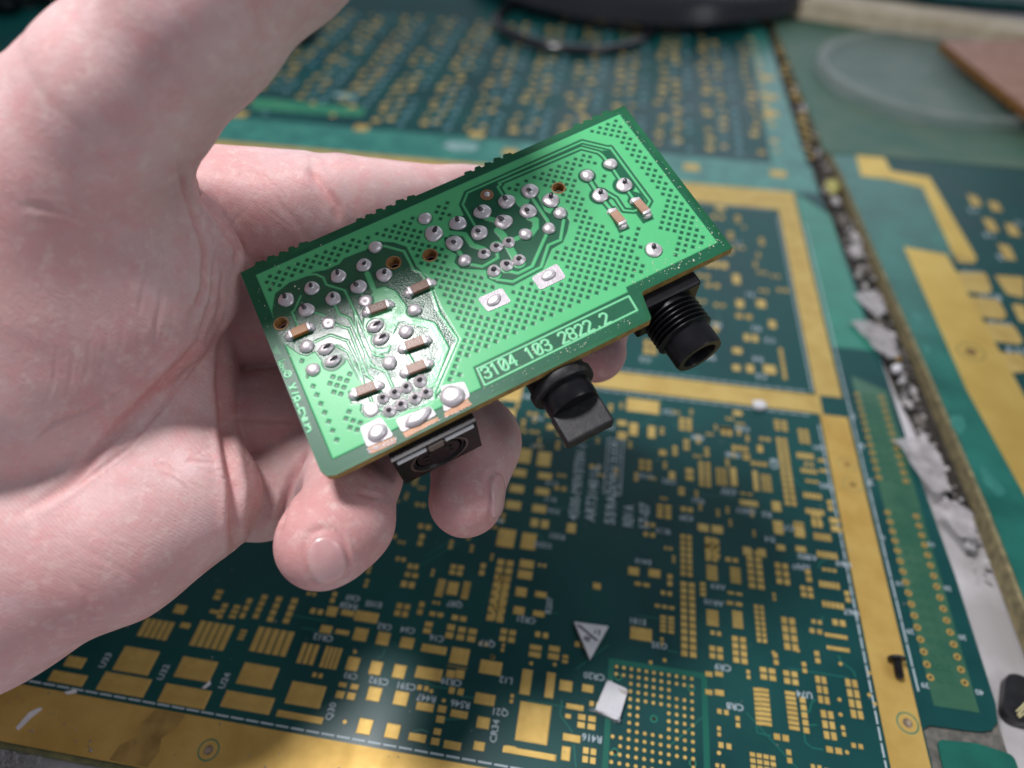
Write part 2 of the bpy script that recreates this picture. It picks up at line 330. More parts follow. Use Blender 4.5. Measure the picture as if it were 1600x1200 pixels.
# outline of the contact grid
qa = W2('p7', 615, 690); qb = W2('p7', 1050, 690)
qo = [(qa[0]-.05, 4.5), (qb[0]+.05, 4.5), (qb[0]+.05, qa[1]+.02), (qa[0]-.05, qa[1]+.02)]; qi = [(qa[0]+.07, 4.52), (qb[0]-.07, 4.52), (qb[0]-.07, qa[1]-.1), (qa[0]+.07, qa[1]-.1)]
PP(slab('contact_grid_frame', [qo[0], qi[0], qi[3], qi[2], qi[1], qo[1], qo[2], qo[3]], .0008, .004, mat('frame_green', (.01, .12, .085), rough=.3)))
# pin rows at the right (ring shaped pads with dark centres)
ring_me = bpy.data.meshes.new('pin_ring'); V, Fs = slab_data(circle(0, 0, .075, 16), .001, .012, [circle(0, 0, .038, 16)]); ring_me.from_pydata(V, [], Fs); ring_me.materials.append(M_gold)
ghost_me = ring_me.copy(); ghost_me.materials[0] = mat('buried_copper', (.03, .12, .07), rough=.4)
JH = Join()
for j in range(32):
    y = 7.62 + j*.254*1.12 - .07
    if y > 16.3: break
    if 12.0 < y < 12.7: continue
    for x, me in ((8.02, ring_me), (8.72, ring_me), (8.24, ghost_me), (8.45, ghost_me)):
        o = bpy.data.objects.new('pin_ring' if me is ring_me else 'buried_ring', me); link(o, panel); o.location = (x+.004*j*0, y, .555)
        if me is ring_me: JH.add(*slab_data(circle(x, y, .04, 12), .0055, .0065))
PP(stuff(JH.obj('pin_holes', M_dark_hole)))
# thin traces
J = Join()
def trace(tag, pts, w=.03):
    P = [Vector((*W2(tag, *p), 0)) for p in pts]
    for a, b in zip(P, P[1:]):
        d = (b-a).normalized(); n = Vector((-d.y, d.x, 0))*w/2
        J.add(*slab_data([(a-n)[:2], (b-n)[:2], (b+n)[:2], (a+n)[:2]], .0007, .003))
trace('p6', [(480, 670), (490, 700), (550, 745), (560, 775)]); trace('p6', [(300, 940), (345, 935), (355, 890), (375, 880)]); trace('p6', [(320, 1000), (380, 998)]); trace('p6', [(320, 1040), (325, 1080), (355, 1105), (410, 1115)]); trace('p6', [(95, 1000), (100, 1035), (165, 1050)])
trace('p7', [(385, 880), (375, 950), (435, 1035)]); trace('p7', [(440, 1090), (450, 1200)]); trace('L2', [(760, 500), (740, 545), (700, 565)]); trace('L2', [(990, 695), (1030, 720), (1160, 740), (1200, 780), (1280, 790)]); trace('L2', [(920, 985), (970, 975), (1010, 990)])
trace('L2', [(1100, 915), (1200, 915), (1240, 895)]); trace('p6', [(385, 265), (395, 235), (470, 200)]); trace('p6', [(405, 490), (400, 530)]); trace('p7', [(880, 650), (930, 660)])
for k in range(60):
    x = rng.uniform(-9, 6.4); y = rng.uniform(5, 25); L = rng.uniform(.3, 1.4); a = random.choice((0, .785, 1.571, 2.356))
    p = Vector((x, y, 0)); q2 = p + Vector((math.cos(a), math.sin(a), 0))*L
    if q2.x < 6.5:
        n = Vector((-math.sin(a), math.cos(a), 0))*.012; J.add(*slab_data([(p-n)[:2], (q2-n)[:2], (q2+n)[:2], (p+n)[:2]], .0007, .0028))
PP(stuff(J.obj('traces', mat('masked_trace', (.012, .13, .10), rough=.3))))

# ---- printed reference marks
_tc = {}
def text_data(s):
    if s not in _tc:
        cu = bpy.data.curves.new('t', 'FONT'); cu.body = s; cu.size = 1; cu.align_x = 'CENTER'; cu.align_y = 'CENTER'; cu.resolution_u = 2; cu.offset = .012
        o = bpy.data.objects.new('t', cu); COL.objects.link(o); dg = bpy.context.evaluated_depsgraph_get(); me = o.evaluated_get(dg).to_mesh()
        _tc[s] = ([tuple(v.co) for v in me.vertices], [tuple(p.vertices) for p in me.polygons]); o.evaluated_get(dg).to_mesh_clear()
        bpy.data.objects.remove(o); bpy.data.curves.remove(cu)
    return _tc[s]
def label(s, x, y, size, rot, parent=None, m=None, z=.011):
    V, Fs = text_data(s); c, si = math.cos(rot)*size, math.sin(rot)*size
    return [(x+v[0]*c-v[1]*si, y+v[0]*si+v[1]*c, z) for v in V], Fs
UP = math.pi; VT = math.pi/2
marks = [('L1', 245, 570, 'U33', VT, .2), ('L1', 585, 640, 'U32', VT, .2), ('L1', 943, 690, 'U24', VT, .2), ('L2', 440, 870, 'Q30', VT, .2), ('L2', 1400, 985, 'CR34', VT, .2), ('L2', 395, 435, 'CR12', UP, .2), ('L2', 755, 372, 'C62', UP, .2), ('L2', 890, 392, 'C64', UP, .2),
         ('L2', 1060, 440, 'C16', UP, .2), ('L2', 720, 690, 'C592', UP, .2), ('L2', 880, 720, 'C591', UP, .2), ('L2', 555, 660, 'C93', UP, .18), ('L2', 1145, 695, 'CR39', UP, .2), ('L2', 1000, 790, 'R447', UP, .2), ('L2', 1198, 825, 'R546', UP, .2), ('L2', 1355, 470, 'Q17', UP, .2),
         ('L2', 1465, 685, 'L12', UP, .2), ('L2', 1430, 872, 'Q21', UP, .2), ('L2', 570, 205, 'C60', UP, .2), ('L2', 545, 250, 'R428', UP, .2), ('L2', 690, 240, 'E105', UP, .2), ('L2', 1165, 240, 'Q87', UP, .2), ('p7', 535, 770, 'CR20', UP, .2), ('p7', 525, 1060, 'R416', UP, .2),
         ('p7', 215, 505, 'CR21', UP, .2), ('p7', 325, 440, 'R207', VT, .2), ('p7', 738, 512, 'E181', UP, .2), ('p7', 840, 625, 'Q35', UP, .2), ('p7', 765, 232, 'E410', UP, .2), ('p7', 1115, 350, 'AR9', UP, .2), ('p7', 1095, 425, 'AR10', UP, .2), ('p7', 1138, 728, 'CR9', UP, .2),
         ('p7', 1195, 912, 'CR8', UP, .2), ('p6', 320, 855, 'U74', UP, .2), ('p6', 540, 470, 'U67', UP, .2), ('p6', 500, 245, 'U60', UP, .2), ('p6', 335, 210, 'R282', UP, .2), ('p6', 305, 262, 'R410', UP, .2), ('p7', 360, 115, 'R221', UP, .2), ('p7', 295, 155, 'C552', UP, .2),
         ('p7', 90, 40, 'R8', UP, .2), ('p7', 965, 30, 'C28', UP, .2), ('p7', 855, 90, 'R73', UP, .2), ('p6', 885, 812, '39', UP, .17), ('p6', 1140, 845, '40', UP, .17), ('p6', 1060, 588, '30', UP, .17), ('p6', 815, 560, '29', UP, .17), ('p6', 765, 335, '19', UP, .17), ('p6', 990, 358, '20', UP, .17), ('p6', 915, 152, '10', UP, .17), ('p6', 690, 120, '9', UP, .17),
         ('L3', 910, 655, 'R547', UP, .22), ('L3', 1060, 690, 'C82', UP, .22), ('L3', 1240, 415, 'R88', UP, .22), ('L3', 1060, 255, 'C31', UP, .24), ('L3', 1460, 525, 'CR6', UP, .24), ('L3', 1430, 755, 'C77', UP, .24), ('L3', 1240, 810, 'R61', UP, .22), ('L3', 1170, 915, 'R39', UP, .22), ('L3', 1025, 1000, 'U28', UP, .22),
         ('L3', 330, 700, 'C19', UP, .2), ('L3', 320, 800, 'R17', UP, .2), ('L3', 340, 875, 'R56', UP, .2), ('L3', 230, 468, 'L47', UP, .2), ('L3', 240, 295, 'R90', UP, .2), ('L3', 290, 865, '+', UP, .2), ('L3', 190, 160, 'C401', UP, .24), ('L3', 680, 350, 'R30', UP, .22), ('L3', 1540, 870, 'Q107', UP, .22),
         ('L4', 640, 200, 'C99', UP, .24), ('L4', 665, 720, 'Q11', UP, .22), ('L4', 790, 735, 'R5', UP, .24), ('L4', 810, 890, 'R4', UP, .24), ('L4', 930, 820, 'C7', UP, .22), ('L4', 840, 420, 'C8', VT, .3), ('L4', 1115, 320, 'U61', UP, .22), ('L4', 1165, 560, 'U62', UP, .22), ('L4', 1025, 1000, 'R78', UP, .2), ('L4', 1020, 1060, 'R79', UP, .2), ('L4', 1275, 1045, 'U64', UP, .2),
         ('L4', 580, 365, 'R70', UP, .22), ('L4', 560, 590, 'C72', UP, .22), ('L5', 640, 600, 'R1', UP, .3), ('L5', 680, 800, 'R2', UP, .3), ('L5', 760, 870, 'C3', UP, .3), ('L5', 690, 980, 'R4', UP, .3), ('L5', 710, 1080, 'C5', UP, .3), ('L5', 410, 970, 'R9', UP, .3), ('L5', 30, 980, 'C2', UP, .3), ('L5', 450, 780, 'R6', UP, .3), ('L5', 570, 300, 'C1', UP, .3),
         ('L4', 1330, 120, '5', UP, .3), ('L4', 1385, 310, '6', UP, .3), ('L4', 1440, 530, '7', UP, .3)]
for tag, x, y, s, r, sz in marks:
    if s == '+': continue
    c = W2(tag, x, y); V, Fs = label(s, c[0], c[1], sz*.98, r); o = mesh_obj('printed_mark', V, Fs, M_silk); PP(o)
# the block of five printed lines (rotated text)
xa, ya = W2('L3', 465, 925); xb, yb = W2('L3', 515, 455); Lh = yb-ya
blk = [(0, Lh, '4500-M0V3T0V-1', .36), (.42, Lh*.74, 'ART3140 UL', .36), (.92, Lh*1.08, '559A0(W13)59', .36), (1.38, Lh*.26, 'REV A', .36), (1.78, Lh*.3, '17-07', .36)]
for dx, L, s, sz in blk:
    V, Fs = text_data(s); w = max(v[0] for v in V)-min(v[0] for v in V); k = L/w
    V2 = [(xa+dx-v[1]*sz, ya+L/2+v[0]*k, .011) for v in V]; PP(mesh_obj('printed_line', V2, Fs, M_silk))
bx0, bx1, by0, by1 = xa+.68, xa+1.14, ya+Lh*.37, ya+Lh*1.13
PP(slab('printed_box', rect(bx0, by0, bx1, by1), .009, .011, M_silk, None, [rect(bx0+.03, by0+.03, bx1-.03, by1-.03)]))
# blurred rows of small print between the upper pads
J = Join()
for i in range(-13, 7):
    for j in range(17):
        if rng.random() < .2: continue
        xc = .35+i*2.25+.78; y = 31.2+j*.88
        for k in range(3):
            J.add(*slab_data(rect(xc+k*.13-.9, y+.1, xc+k*.13-.82, y+.3+rng.uniform(0, .12)), .0008, .004))
            if k < 2: J.add(*slab_data(rect(xc+k*.14-.15, y-.3, xc+k*.14-.05, y+rng.uniform(-.1, .2)), .0008, .004))
PP(stuff(J.obj('small_print', mat('print_blue_grey', (.16, .33, .38), rough=.6))))
for k, (x, y, w) in enumerate(((720, 228, 1.6), (540, 150, 1.2), (300, 170, 1.0), (1210, 300, .9))):
    c = W2('px', x, y); pts = [(c[0]+w*rng.uniform(.7, 1)*math.cos(t)*.6, c[1]+w*rng.uniform(.6, 1)*math.sin(t)*.35) for t in np.linspace(0, 6.283, 15)[:-1]]
    PP(slab('residue_smear', pts, .0055, .008, mat('residue', (.30, .42, .42), (.1, .28, .26), 2, .5)))

# ---------------------------------------------------------------- second panel (right)
zb = .12
p2 = empty('circuit_panel', (12, 12, -.25)); p2_off = Vector((-12, -12, .25))
thing(p2, 'green circuit board panel with broad bright gold strips, right of the dusty gap', 'circuit board')
def QQ(o): o.parent = p2; o.location = p2_off; return o
def W3(tag, x, y): p = onz(*px(tag, x, y), zb); return (p[0], p[1])
xl = [(10.62, 5), (10.55, 12.4), (10.35, 17), (10.08, 22.2), (9.75, 29.4), (9.35, 34.1), (8.8, 48.7)]
xl = [(a+.02, b) for a, b in xl]
QQ(slab('panel_base', xl[::-1] + [(50, 5), (50, 48)][::1] if False else [(50, 5), (50, 46.5)] + xl[::-1], -.25, zb-.001, mat('green_board', (.004, .095, .075), (.014, .16, .125), .7, .35, bump=.1, bscale=2.2, coat=.3)))
QQ(slab('cut_edge', [(a-.004, b) for a, b in xl] + [(a-.10, b) for a, b in xl[::-1]], -.45, zb-.03, mat('cut_laminate', (.30, .25, .13), (.15, .13, .07), 4, .8, bump=.5, bscale=12)))
def q2(name, tag, pts, m, z=.006): return QQ(slab(name, [W3(tag, *p) for p in pts], zb, zb+z, m))
q2('dark_field', 'R6', [(40, 185), (640, 255), (690, 345), (975, 390), (1400, 460), (1900, 2600), (975, 1860), (530, 1010), (680, 1050), (410, 545), (190, 510)], M_mask, .004)
M_bright = mat('bright_gold', (.86, .60, .17), (.78, .52, .13), .8, .42, .7, bump=.08, bscale=4)
q2('gold_strip', 'R6', [(-115, 150), (15, 155), (195, 515), (420, 550), (700, 1030), (560, 1005), (380, 610), (170, 560), (20, 545), (-40, 300)], M_bright, .012)
q2('gold_strip', 'R6', [(270, 960), (520, 1005), (1300, 2420), (1300, 3000), (640, 1800)], M_bright, .012)
q2('gold_strip', 'R6', [(640, 255), (1200, 320), (1200, 440), (690, 345)], M_bright, .012)
q2('gold_pad', 'R6', [(290, 235), (400, 250), (410, 305), (300, 295)], M_bright, .012)
for r in ([(640, 650), (700, 665), (730, 720), (670, 720)], [(760, 690), (820, 700), (850, 750), (790, 750)], [(730, 790), (790, 800), (830, 870), (770, 870)], [(860, 820), (920, 830), (960, 900), (890, 890)], [(820, 940), (890, 955), (930, 1040), (860, 1030)]):
    q2('gold_pad', 'R6', r, M_gold_dull, .010)
for r in ([(1015, 75), (1170, 80), (1200, 160), (1180, 180), (1060, 165)], [(1090, 190), (1230, 205), (1270, 280), (1250, 300), (1140, 285)], [(1155, 310), (1300, 325), (1345, 400), (1330, 415), (1205, 400)], [(1230, 450), (1340, 460), (1400, 540), (1290, 550)], [(1210, 90), (1350, 100), (1350, 200), (1270, 180)], [(1290, 225), (1350, 230), (1380, 310), (1330, 310)], [(1020, 0), (1130, 5), (1120, 35), (1040, 30)]):
    q2('gold_pad', 'p5', round_poly(r, 12), M_gold_dull, .010)
c = W3('p5', 1100, 450); QQ(slab('ring_groove', circle(*c, .42, 32), zb+.012, zb+.0135, M_edge, None, [circle(*c, .39, 32)])); QQ(slab('screw_hole', circle(*c, .17, 20), zb+.012, zb+.0135, mat('dark_brown', (.16, .10, .04), rough=.7)))
for tag, x, y, s in (('R6', 680, 745, '12'), ('R6', 770, 890, '14'), ('R6', 850, 1020, '15'), ('R6', 940, 820, 'C'), ('p5', 1190, 190, 'R11'), ('p5', 1240, 320, 'R12'), ('p5', 1320, 445, 'R13'), ('p5', 1110, 80, 'R10'), ('R6', 750, 430, 'C 81 A2')):
    c = W3(tag, x, y); V, Fs = label(s, c[0], c[1], .45, UP, z=zb+.009); QQ(mesh_obj('printed_mark', V, Fs, M_silk))
q2('pale_border', 'p4', [(735, 405), (1600, 520), (1750, 560), (1750, 575), (1360, 535), (925, 455), (760, 440)], M_mask_light, .005)
for r in ([(1000, 750), (1060, 745), (1080, 800), (1050, 840), (1010, 800)], [(1140, 980), (1180, 990), (1270, 1110), (1230, 1130), (1160, 1060)], [(820, 250), (880, 290), (850, 310)], [(880, 400), (910, 440), (895, 460)]):
    q2('scraped_patch', 'p5', round_poly(r, 15), M_mask_light, .003)

# ---------------------------------------------------------------- the far end of the bench
o = slab('circuit_panel', [(9.3, 31.5), (60, 31.5), (60, 49), (8.7, 49)], 0, .02, mat('hazy_green', (.05, .14, .10), (.10, .17, .12), .4, .55, bump=.1, bscale=1)); o.location = (0, 0, .135)
thing(o, 'hazy green board on the bench beyond the gold striped panel, before the wood strip', 'circuit board')
# oval clear lid
la = onz(1420, 118, .2); V, Fs = lathe([(6.1, 0), (6.2, .25), (5.9, .45), (5.3, .5), (2.5, .53), (.01, .54)], 64)
o = mesh_obj('clear_lid', V, Fs, mat('cloudy_plastic', (.42, .46, .44), (.2, .3, .26), .6, .35, alpha=.16, coat=.3), None, True); o.location = (la[0]+1.5, la[1]-.5, .17); o.scale = (1.05, .98, 1)
thing(o, 'round cloudy clear plastic lid lying on the hazy green board at the upper right', 'lid')
V, Fs = lathe([(5.6, 0), (6.05, .02), (6.1, .12), (5.6, .12)], 64, False); rr_ = mesh_obj('lid_rim', V, Fs, mat('frosted_rim', (.46, .46, .44), (.25, .3, .27), 1, .4, alpha=.22), o, True); rr_.location = (0, 0, .5)
# wood strip
ff = slab('circuit_panel', [(7.5, 57), (75, 50), (75, 90), (7.5, 90)], -.2, .3, M_mask); thing(ff, 'dark green board behind the wooden strip at the top right corner', 'circuit board')
a = onz(1205, 18, .3); b = onz(1680, 92, .3)
o = empty('wooden_strip', ((a[0]+b[0])/2, (a[1]+b[1])/2+.9, .75)); thing(o, 'long pale wooden strip lying across the back of the bench at the upper right', 'wood strip')
w = bevel_box('strip_bar', math.dist(a[:2], b[:2])+.5, 2.3, 1.1, .08, mat('pale_wood', (.60, .52, .38), (.48, .40, .28), .9, .7, bump=.2, bscale=5), o); o.rotation_euler[2] = math.atan2(b[1]-a[1], b[0]-a[0])
# copper clad board
cz = 1.2; P = [onz(1470, 64, cz), onz(1640, 198, cz), onz(2100, 200, cz), onz(2050, 55, cz)]
o = empty('copper_board', P[0]); thing(o, 'brown copper clad board corner at the upper right edge, raised over its shadow', 'board')
pts = [(p[0]-P[0][0], p[1]-P[0][1]) for p in P]
slab('copper_face', pts, -.02, .0, mat('pinkish_copper', (.46, .25, .18), (.36, .18, .12), 1.2, .5, .2), o); slab('laminate_core', pts, -.42, -.021, mat('brown_laminate', (.28, .13, .03), (.16, .07, .02), 3, .7), o)
# black round stand with a wire loop
o = empty('round_stand', (.6, 57.6, 0)); thing(o, 'black glossy round stand base at the top edge behind the held board', 'stand')
M_gloss = mat('glossy_black', (.010, .010, .014), rough=.18, coat=.6, bump=.05, bscale=2)
V, Fs = lathe([(12.6, .3), (12.8, .8), (12.5, 1.6), (11.5, 2.2), (8, 2.6), (5, 3.2), (4.5, 6), (.01, 6)], 64); mesh_obj('base_disc', V, Fs, M_gloss, o, True)
V, Fs = lathe([(10.8, 0), (11.2, .1), (11.2, .34)], 48); mesh_obj('rubber_foot', V, Fs, M_black, o, True)
cc = onz(897, 33, .3); pts = [(cc[0]+4.7*math.cos(t), cc[1]+4.6*math.sin(t), .28+.12*math.sin(2*t)) for t in np.linspace(0, 2*math.pi, 49)]
o = tube('cable_loop', pts, .30, M_gloss, None, 10); thing(o, 'thin black cable loop lying on the board in front of the round black stand', 'cable')
# block under the stand end
c = onz(1180, 30, 0); o = empty('black_block', (c[0]+.2, c[1]+.6, .02)); thing(o, 'dark brown block beside the gap, between the black stand and the wooden strip', 'block')
bx = bevel_box('block_body', 2.6, 2.4, 1.1, .12, mat('dark_brown_block', (.05, .045, .04), (.1, .09, .07), 2, .6), o); bx.location.z = .56
bx = bevel_box('block_cap', 2.2, 2.0, .2, .06, M_black, o); bx.location.z = 1.2
# black part with blue top
c = onz(462, 62, 0); o = empty('trimmer', (c[0], c[1], 0)); thing(o, 'small black component with a blue top beside the thumb at the top', 'component')
bx = bevel_box('component_body', 2.3, 1.6, .9, .15, M_black, o); bx.location.z = .47
V, Fs = lathe([(.75, 0), (.75, .7), (.65, .8), (.01, .8)], 24); bx = mesh_obj('blue_cap', V, Fs, mat('blue_plastic', (.02, .05, .5), rough=.4), o, True); bx.location = (.5, .7, .93)
# crumpled black bag top left
bm = bmesh.new(); bmesh.ops.create_icosphere(bm, subdivisions=5, radius=1)
from mathutils import noise as mn
for v in bm.verts:
    n = mn.fractal(v.co*2.2, 1, 2, 5)*.22 + abs(mn.noise(v.co*3.5))*.22; v.co *= (1+n); v.co = Vector((v.co.x*7, v.co.y*4.2, max(v.co.z, -.5)*2.6))
o = bm_obj('black_bag', bm, M_gloss, None, True); c = onz(-30, 25, 0); o.location = (c[0]-3.2, c[1]+2.4, 1.35); o.rotation_euler[2] = .25
thing(o, 'crumpled glossy black plastic bag in the top left corner', 'bag')

# ---------------------------------------------------------------- small loose things
def crumple(name, c, size, m, lab, cat, seed, flat=.35, group=None, amp=.3, sub=3):
    bm = bmesh.new(); bmesh.ops.create_icosphere(bm, subdivisions=sub, radius=1)
    for v in bm.verts:
        n = mn.fractal(v.co*1.6+Vector((seed*3.1, 0, 0)), 1, 2, 4)*amp; v.co *= (1+n); v.co = Vector((v.co.x*size[0], v.co.y*size[1], v.co.z*size[2]))
    o = bm_obj(name, bm, m, None, True); o.location = c
    if lab: thing(o, lab, cat, group)
    return o
M_glue = mat('whitish_glue', (.55, .53, .54), (.34, .31, .30), 2.5, .35, coat=.3)
def at(x, y, z=0): return Vector(onz(x, y, z))
c = at(1187, 633, .08); crumple('glue_bead', c, (.22, .17, .1), M_white, 'white bead on the gold cross strip below the jack', 'bead', 1)
c = at(1401, 576, .1); crumple('glue_bead', c, (.16, .16, .14), M_white, 'small shiny white bead hanging at the edge of the dusty gap', 'bead', 2)
M_film = mat('torn_film', (.66, .63, .64), (.45, .41, .41), 2.5, .3, alpha=.42, coat=.6, bump=.25, bscale=7)
def film(pxs, z, lab, seed):
    # a torn, curled piece of clear adhesive film: a dense little sheet that keeps the torn outline
    P = [at(*p, z) for p in pxs]; c = sum(P, Vector())/len(P); P = [c+(p-c)*.86 for p in P]; n = 26; V = []; Fs = []
    rings = 7
    for k in range(rings+1):
        t = k/rings
        for i in range(n):
            s = i/n*len(P); a = P[int(s) % len(P)]; b = P[(int(s)+1) % len(P)]; p = a.lerp(b, s-int(s))
            q_ = c.lerp(p, t*(1+.08*mn.noise(Vector((i*.9+seed, 3, 1)))*(k == rings))); V.append((q_.x, q_.y, q_.z+.08*mn.fractal(q_*1.7+Vector((seed, 0, 0)), 1, 2, 3)*(.4+t)))
    for k in range(rings):
        for i in range(n):
            j = (i+1) % n; Fs.append((k*n+i, (k+1)*n+i, (k+1)*n+j, k*n+j))
    V2 = [(v[0], v[1], v[2]-.012) for v in V]; m_ = len(V); Fs2 = [tuple(m_+i for i in reversed(f)) for f in Fs]
    rim = [(rings*n+(i+1) % n, rings*n+i, m_+rings*n+i, m_+rings*n+(i+1) % n) for i in range(n)]
    o = mesh_obj('torn_film', V+V2, Fs+Fs2+rim, M_film, None, True); thing(o, lab, 'plastic film', 'torn film along the gap'); return o
film([(1322, 497), (1350, 490), (1400, 520), (1412, 560), (1390, 568), (1365, 545)], .12, 'torn grey film flap with a pointed end, level with the middle gold strip corner', 1)
film([(1385, 683), (1420, 676), (1462, 690), (1480, 725), (1490, 772), (1470, 778), (1430, 745), (1405, 700)], .12, 'largest torn grey film flap, below the beads over the gap', 5)
film([(1330, 458), (1352, 450), (1380, 462), (1388, 492), (1372, 500), (1345, 475)], .1, 'small white curled film scrap above the pointed flap', 9)
film([(1452, 785), (1490, 775), (1520, 800), (1530, 850), (1500, 845)], .1, 'torn film scrap at the lower end of the row of film flaps', 13)
# glue and dirt along the gap
def gapx(y): return np.interp(y, [37, 131, 210, 277, 412, 457, 567, 667, 733, 800, 897], [1205, 1232, 1262, 1285, 1340, 1352, 1400, 1432, 1460, 1490, 1530])
for k in range(26):
    y = 60 + k*26+rng.uniform(-6, 6); x = gapx(y)+rng.uniform(0, 14); d = (H)/(.70836+.70576*(-(600-y))/F) if False else 1
    s = rng.uniform(.12, .24)*(1.3 if y < 420 else .8); c = at(x, y, -.15); tone = ('whitish', 'whitish' if k % 7 != 5 else 'brownish', 'grey')[k % 3]; first = ('topmost', 'second', 'third', 'fourth', 'fifth', 'sixth', 'seventh', 'eighth', 'ninth', 'tenth', 'eleventh', 'twelfth', 'thirteenth')
    m = (M_glue, M_stain if k % 7 == 5 else M_glue, mat('grey_dirt', (.2, .18, .16), (.08, .07, .06), 4, .8, bump=.5))[k % 3]
    crumple('glue_blob', c, (s*.8, s*1.6, s*.7), m, f"{tone} glue lump in the gap, {first[k//2]} pair from the top, {'upper' if k % 2 == 0 else 'lower'} one", 'glue', 20+k, group='glue lumps in the gap', amp=.35, sub=4)
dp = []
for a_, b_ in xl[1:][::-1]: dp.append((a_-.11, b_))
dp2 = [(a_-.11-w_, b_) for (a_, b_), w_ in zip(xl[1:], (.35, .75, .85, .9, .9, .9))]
o = slab('gap_shade_strip', dp+dp2, -.54, -.36, mat('gap_shade_dark', (.018, .015, .012), (.05, .045, .038), 3, .9, bump=.5, bscale=8)); struct(o)  # dark colour on the gap floor stands in for shade beside the right board
J = Join()
for k in range(240):
    y = rng.uniform(40, 900); x = gapx(y)+rng.uniform(-6, 20); c = at(x, y, -.2); r = abs(rng.normal())*.05+.02
    V, Fs = lathe([(r, 0), (r*.8, r*.6), (.001, r*.9)], 5); J.add([(v[0]*rng.uniform(.8, 1.2), v[1], v[2]) for v in V], Fs, tuple(c))
o = J.obj('gap_crumbs', M_glue); stuff(o); o['label'] = 'tiny whitish crumbs filling the gap between the panels'; o['category'] = 'crumbs'
c = at(1300, 292, 0); crumple('yellow_scrap', c, (.28, .5, .25), mat('yellowish', (.5, .47, .15), (.35, .33, .1), 3, .5), 'yellowish scrap in the gap near the top right corner of the gold border', 'scrap', 77)
# white triangle piece
def prism(name, pxs, h, m, lab, cat, z=.012, bev=.012, grp=None):
    P = [onz(*p, z+h) for p in pxs]; c = sum((Vector(p) for p in P), Vector())/len(P)
    V, Fs = slab_data([(p[0]-c.x, p[1]-c.y) for p in P], 0, h); bm = bmesh.new(); vs = [bm.verts.new(v) for v in V]
    for f in Fs: bm.faces.new([vs[i] for i in f])
    bmesh.ops.dissolve_limit(bm, angle_limit=.01, verts=bm.verts, edges=bm.edges)
    bmesh.ops.bevel(bm, geom=bm.edges[:], offset=bev, segments=2, affect='EDGES', profile=.5)
    o = bm_obj(name, bm, m, None, False); o.location = (c.x, c.y, z); thing(o, lab, cat); return o
tri = prism('triangular_chip', [(897, 971), (951, 978), (922, 1030)], .10, M_white, 'white triangular ceramic chip with dark marks lying on the teal panel', 'chip')
tc_ = Vector(tri.location)
def on_tri(pts, name, m):
    P = [onz(*p, .115) for p in pts]; return slab(name, [(p[0]-tc_.x, p[1]-tc_.y) for p in P], .1, .103, m, tri)
on_tri([(900, 976), (906, 976), (936, 1001), (930, 1001)], 'dark_scratch', mat('pencil', (.1, .1, .11), rough=.7))
on_tri([(914, 993), (924, 996), (920, 1004), (911, 999)], 'grey_smudge', mat('smudge', (.2, .2, .22), rough=.7))
on_tri([(928, 990), (930, 981), (932, 990)], 'pencil_mark', mat('pencil2', (.15, .15, .17), rough=.7)); on_tri([(934, 984), (939, 984), (937, 994), (935, 994)], 'pencil_mark', mat('pencil3', (.2, .2, .22), rough=.7))
o = prism('square_chip', round_poly([(949, 1062), (982, 1077), (967, 1127), (929, 1109)], 6), .12, M_white, 'white square ceramic chip with a brown corner, lying on the grid of round contacts', 'chip')
P = [onz(*p, .135) for p in ((966, 1075), (981, 1079), (979, 1087), (970, 1082))]; slab('brown_smudge', [(p[0]-o.location.x, p[1]-o.location.y) for p in P], .12, .1225, mat('smudge_brown', (.33, .27, .24), (.6, .58, .56), 20, .7), o)
# little white slivers
for pxs, lab in (([(100, 1081), (118, 1077), (120, 1082), (104, 1085)], 'white sliver on the dashed line near the left edge'), ([(315, 1075), (328, 1063), (329, 1069), (320, 1076)], 'white sliver beside the U24 mark'),
                 ([(24, 1137), (45, 1113), (62, 1105), (66, 1107), (50, 1120), (28, 1141)], 'pale curved sliver lying on the gold border at the lower left')):
    prism('white_sliver', pxs, .02, M_white, lab, 'sliver', bev=.004)
# screw lying down
scr = empty('small_screw', at(1400, 1040, .08)); thing(scr, 'small black screw lying on the right gold strip above the ringed hole', 'screw')
V, Fs = lathe([(.05, 0), (.13, .005), (.145, .03), (.14, .055), (.06, .06)], 24); V = [v for v in V]; h_ = mesh_obj('screw_head', V, Fs, M_black, scr, True)
prof = [(.06, .06)]; 
for k in range(9): prof += [(.075, .075+k*.032), (.058, .091+k*.032)]
prof += [(.05, .37), (.02, .39)]
V, Fs = lathe(prof, 18); mesh_obj('threaded_shank', V, Fs, M_black, scr, True)
V, Fs = lathe([(.07, -.002), (.065, .012)], 6); mesh_obj('drive_recess', V, Fs, M_dark_hole, scr)
d = (Vector(at(1408, 1060, .07)) - Vector(at(1402, 1026, .14))).normalized(); scr.rotation_euler = d.to_track_quat('Z', 'Y').to_euler(); scr.location = at(1400, 1026, .19); scr.scale = (1.3, 1.3, 1.2)
# rubber foot
o = prism('rubber_foot', round_poly([(1572, 1050), (1605, 1056), (1640, 1120), (1610, 1132), (1585, 1128), (1567, 1110)], 14, 3), .25, M_black, 'dark grey rubber foot in the gap at the right edge', 'rubber foot', z=-.54, bev=.006)
for k, (a, b) in enumerate((((1590, 1118), (1612, 1092)), ((1592, 1121), (1615, 1104)), ((1588, 1112), (1606, 1094)))):
    A, B = at(*a, -.25), at(*b, -.15); t_ = tube('straw', [A, (A+B)/2+Vector((0, 0, .03)), B], .018, mat('straw', (.6, .55, .3), rough=.6)); thing(t_, ('longest pale bristle on the dark rubber foot', 'lowest pale bristle resting on the dark rubber foot', 'shortest pale bristle, leftmost on the rubber foot')[k], 'bristle', 'bristles on the rubber foot')
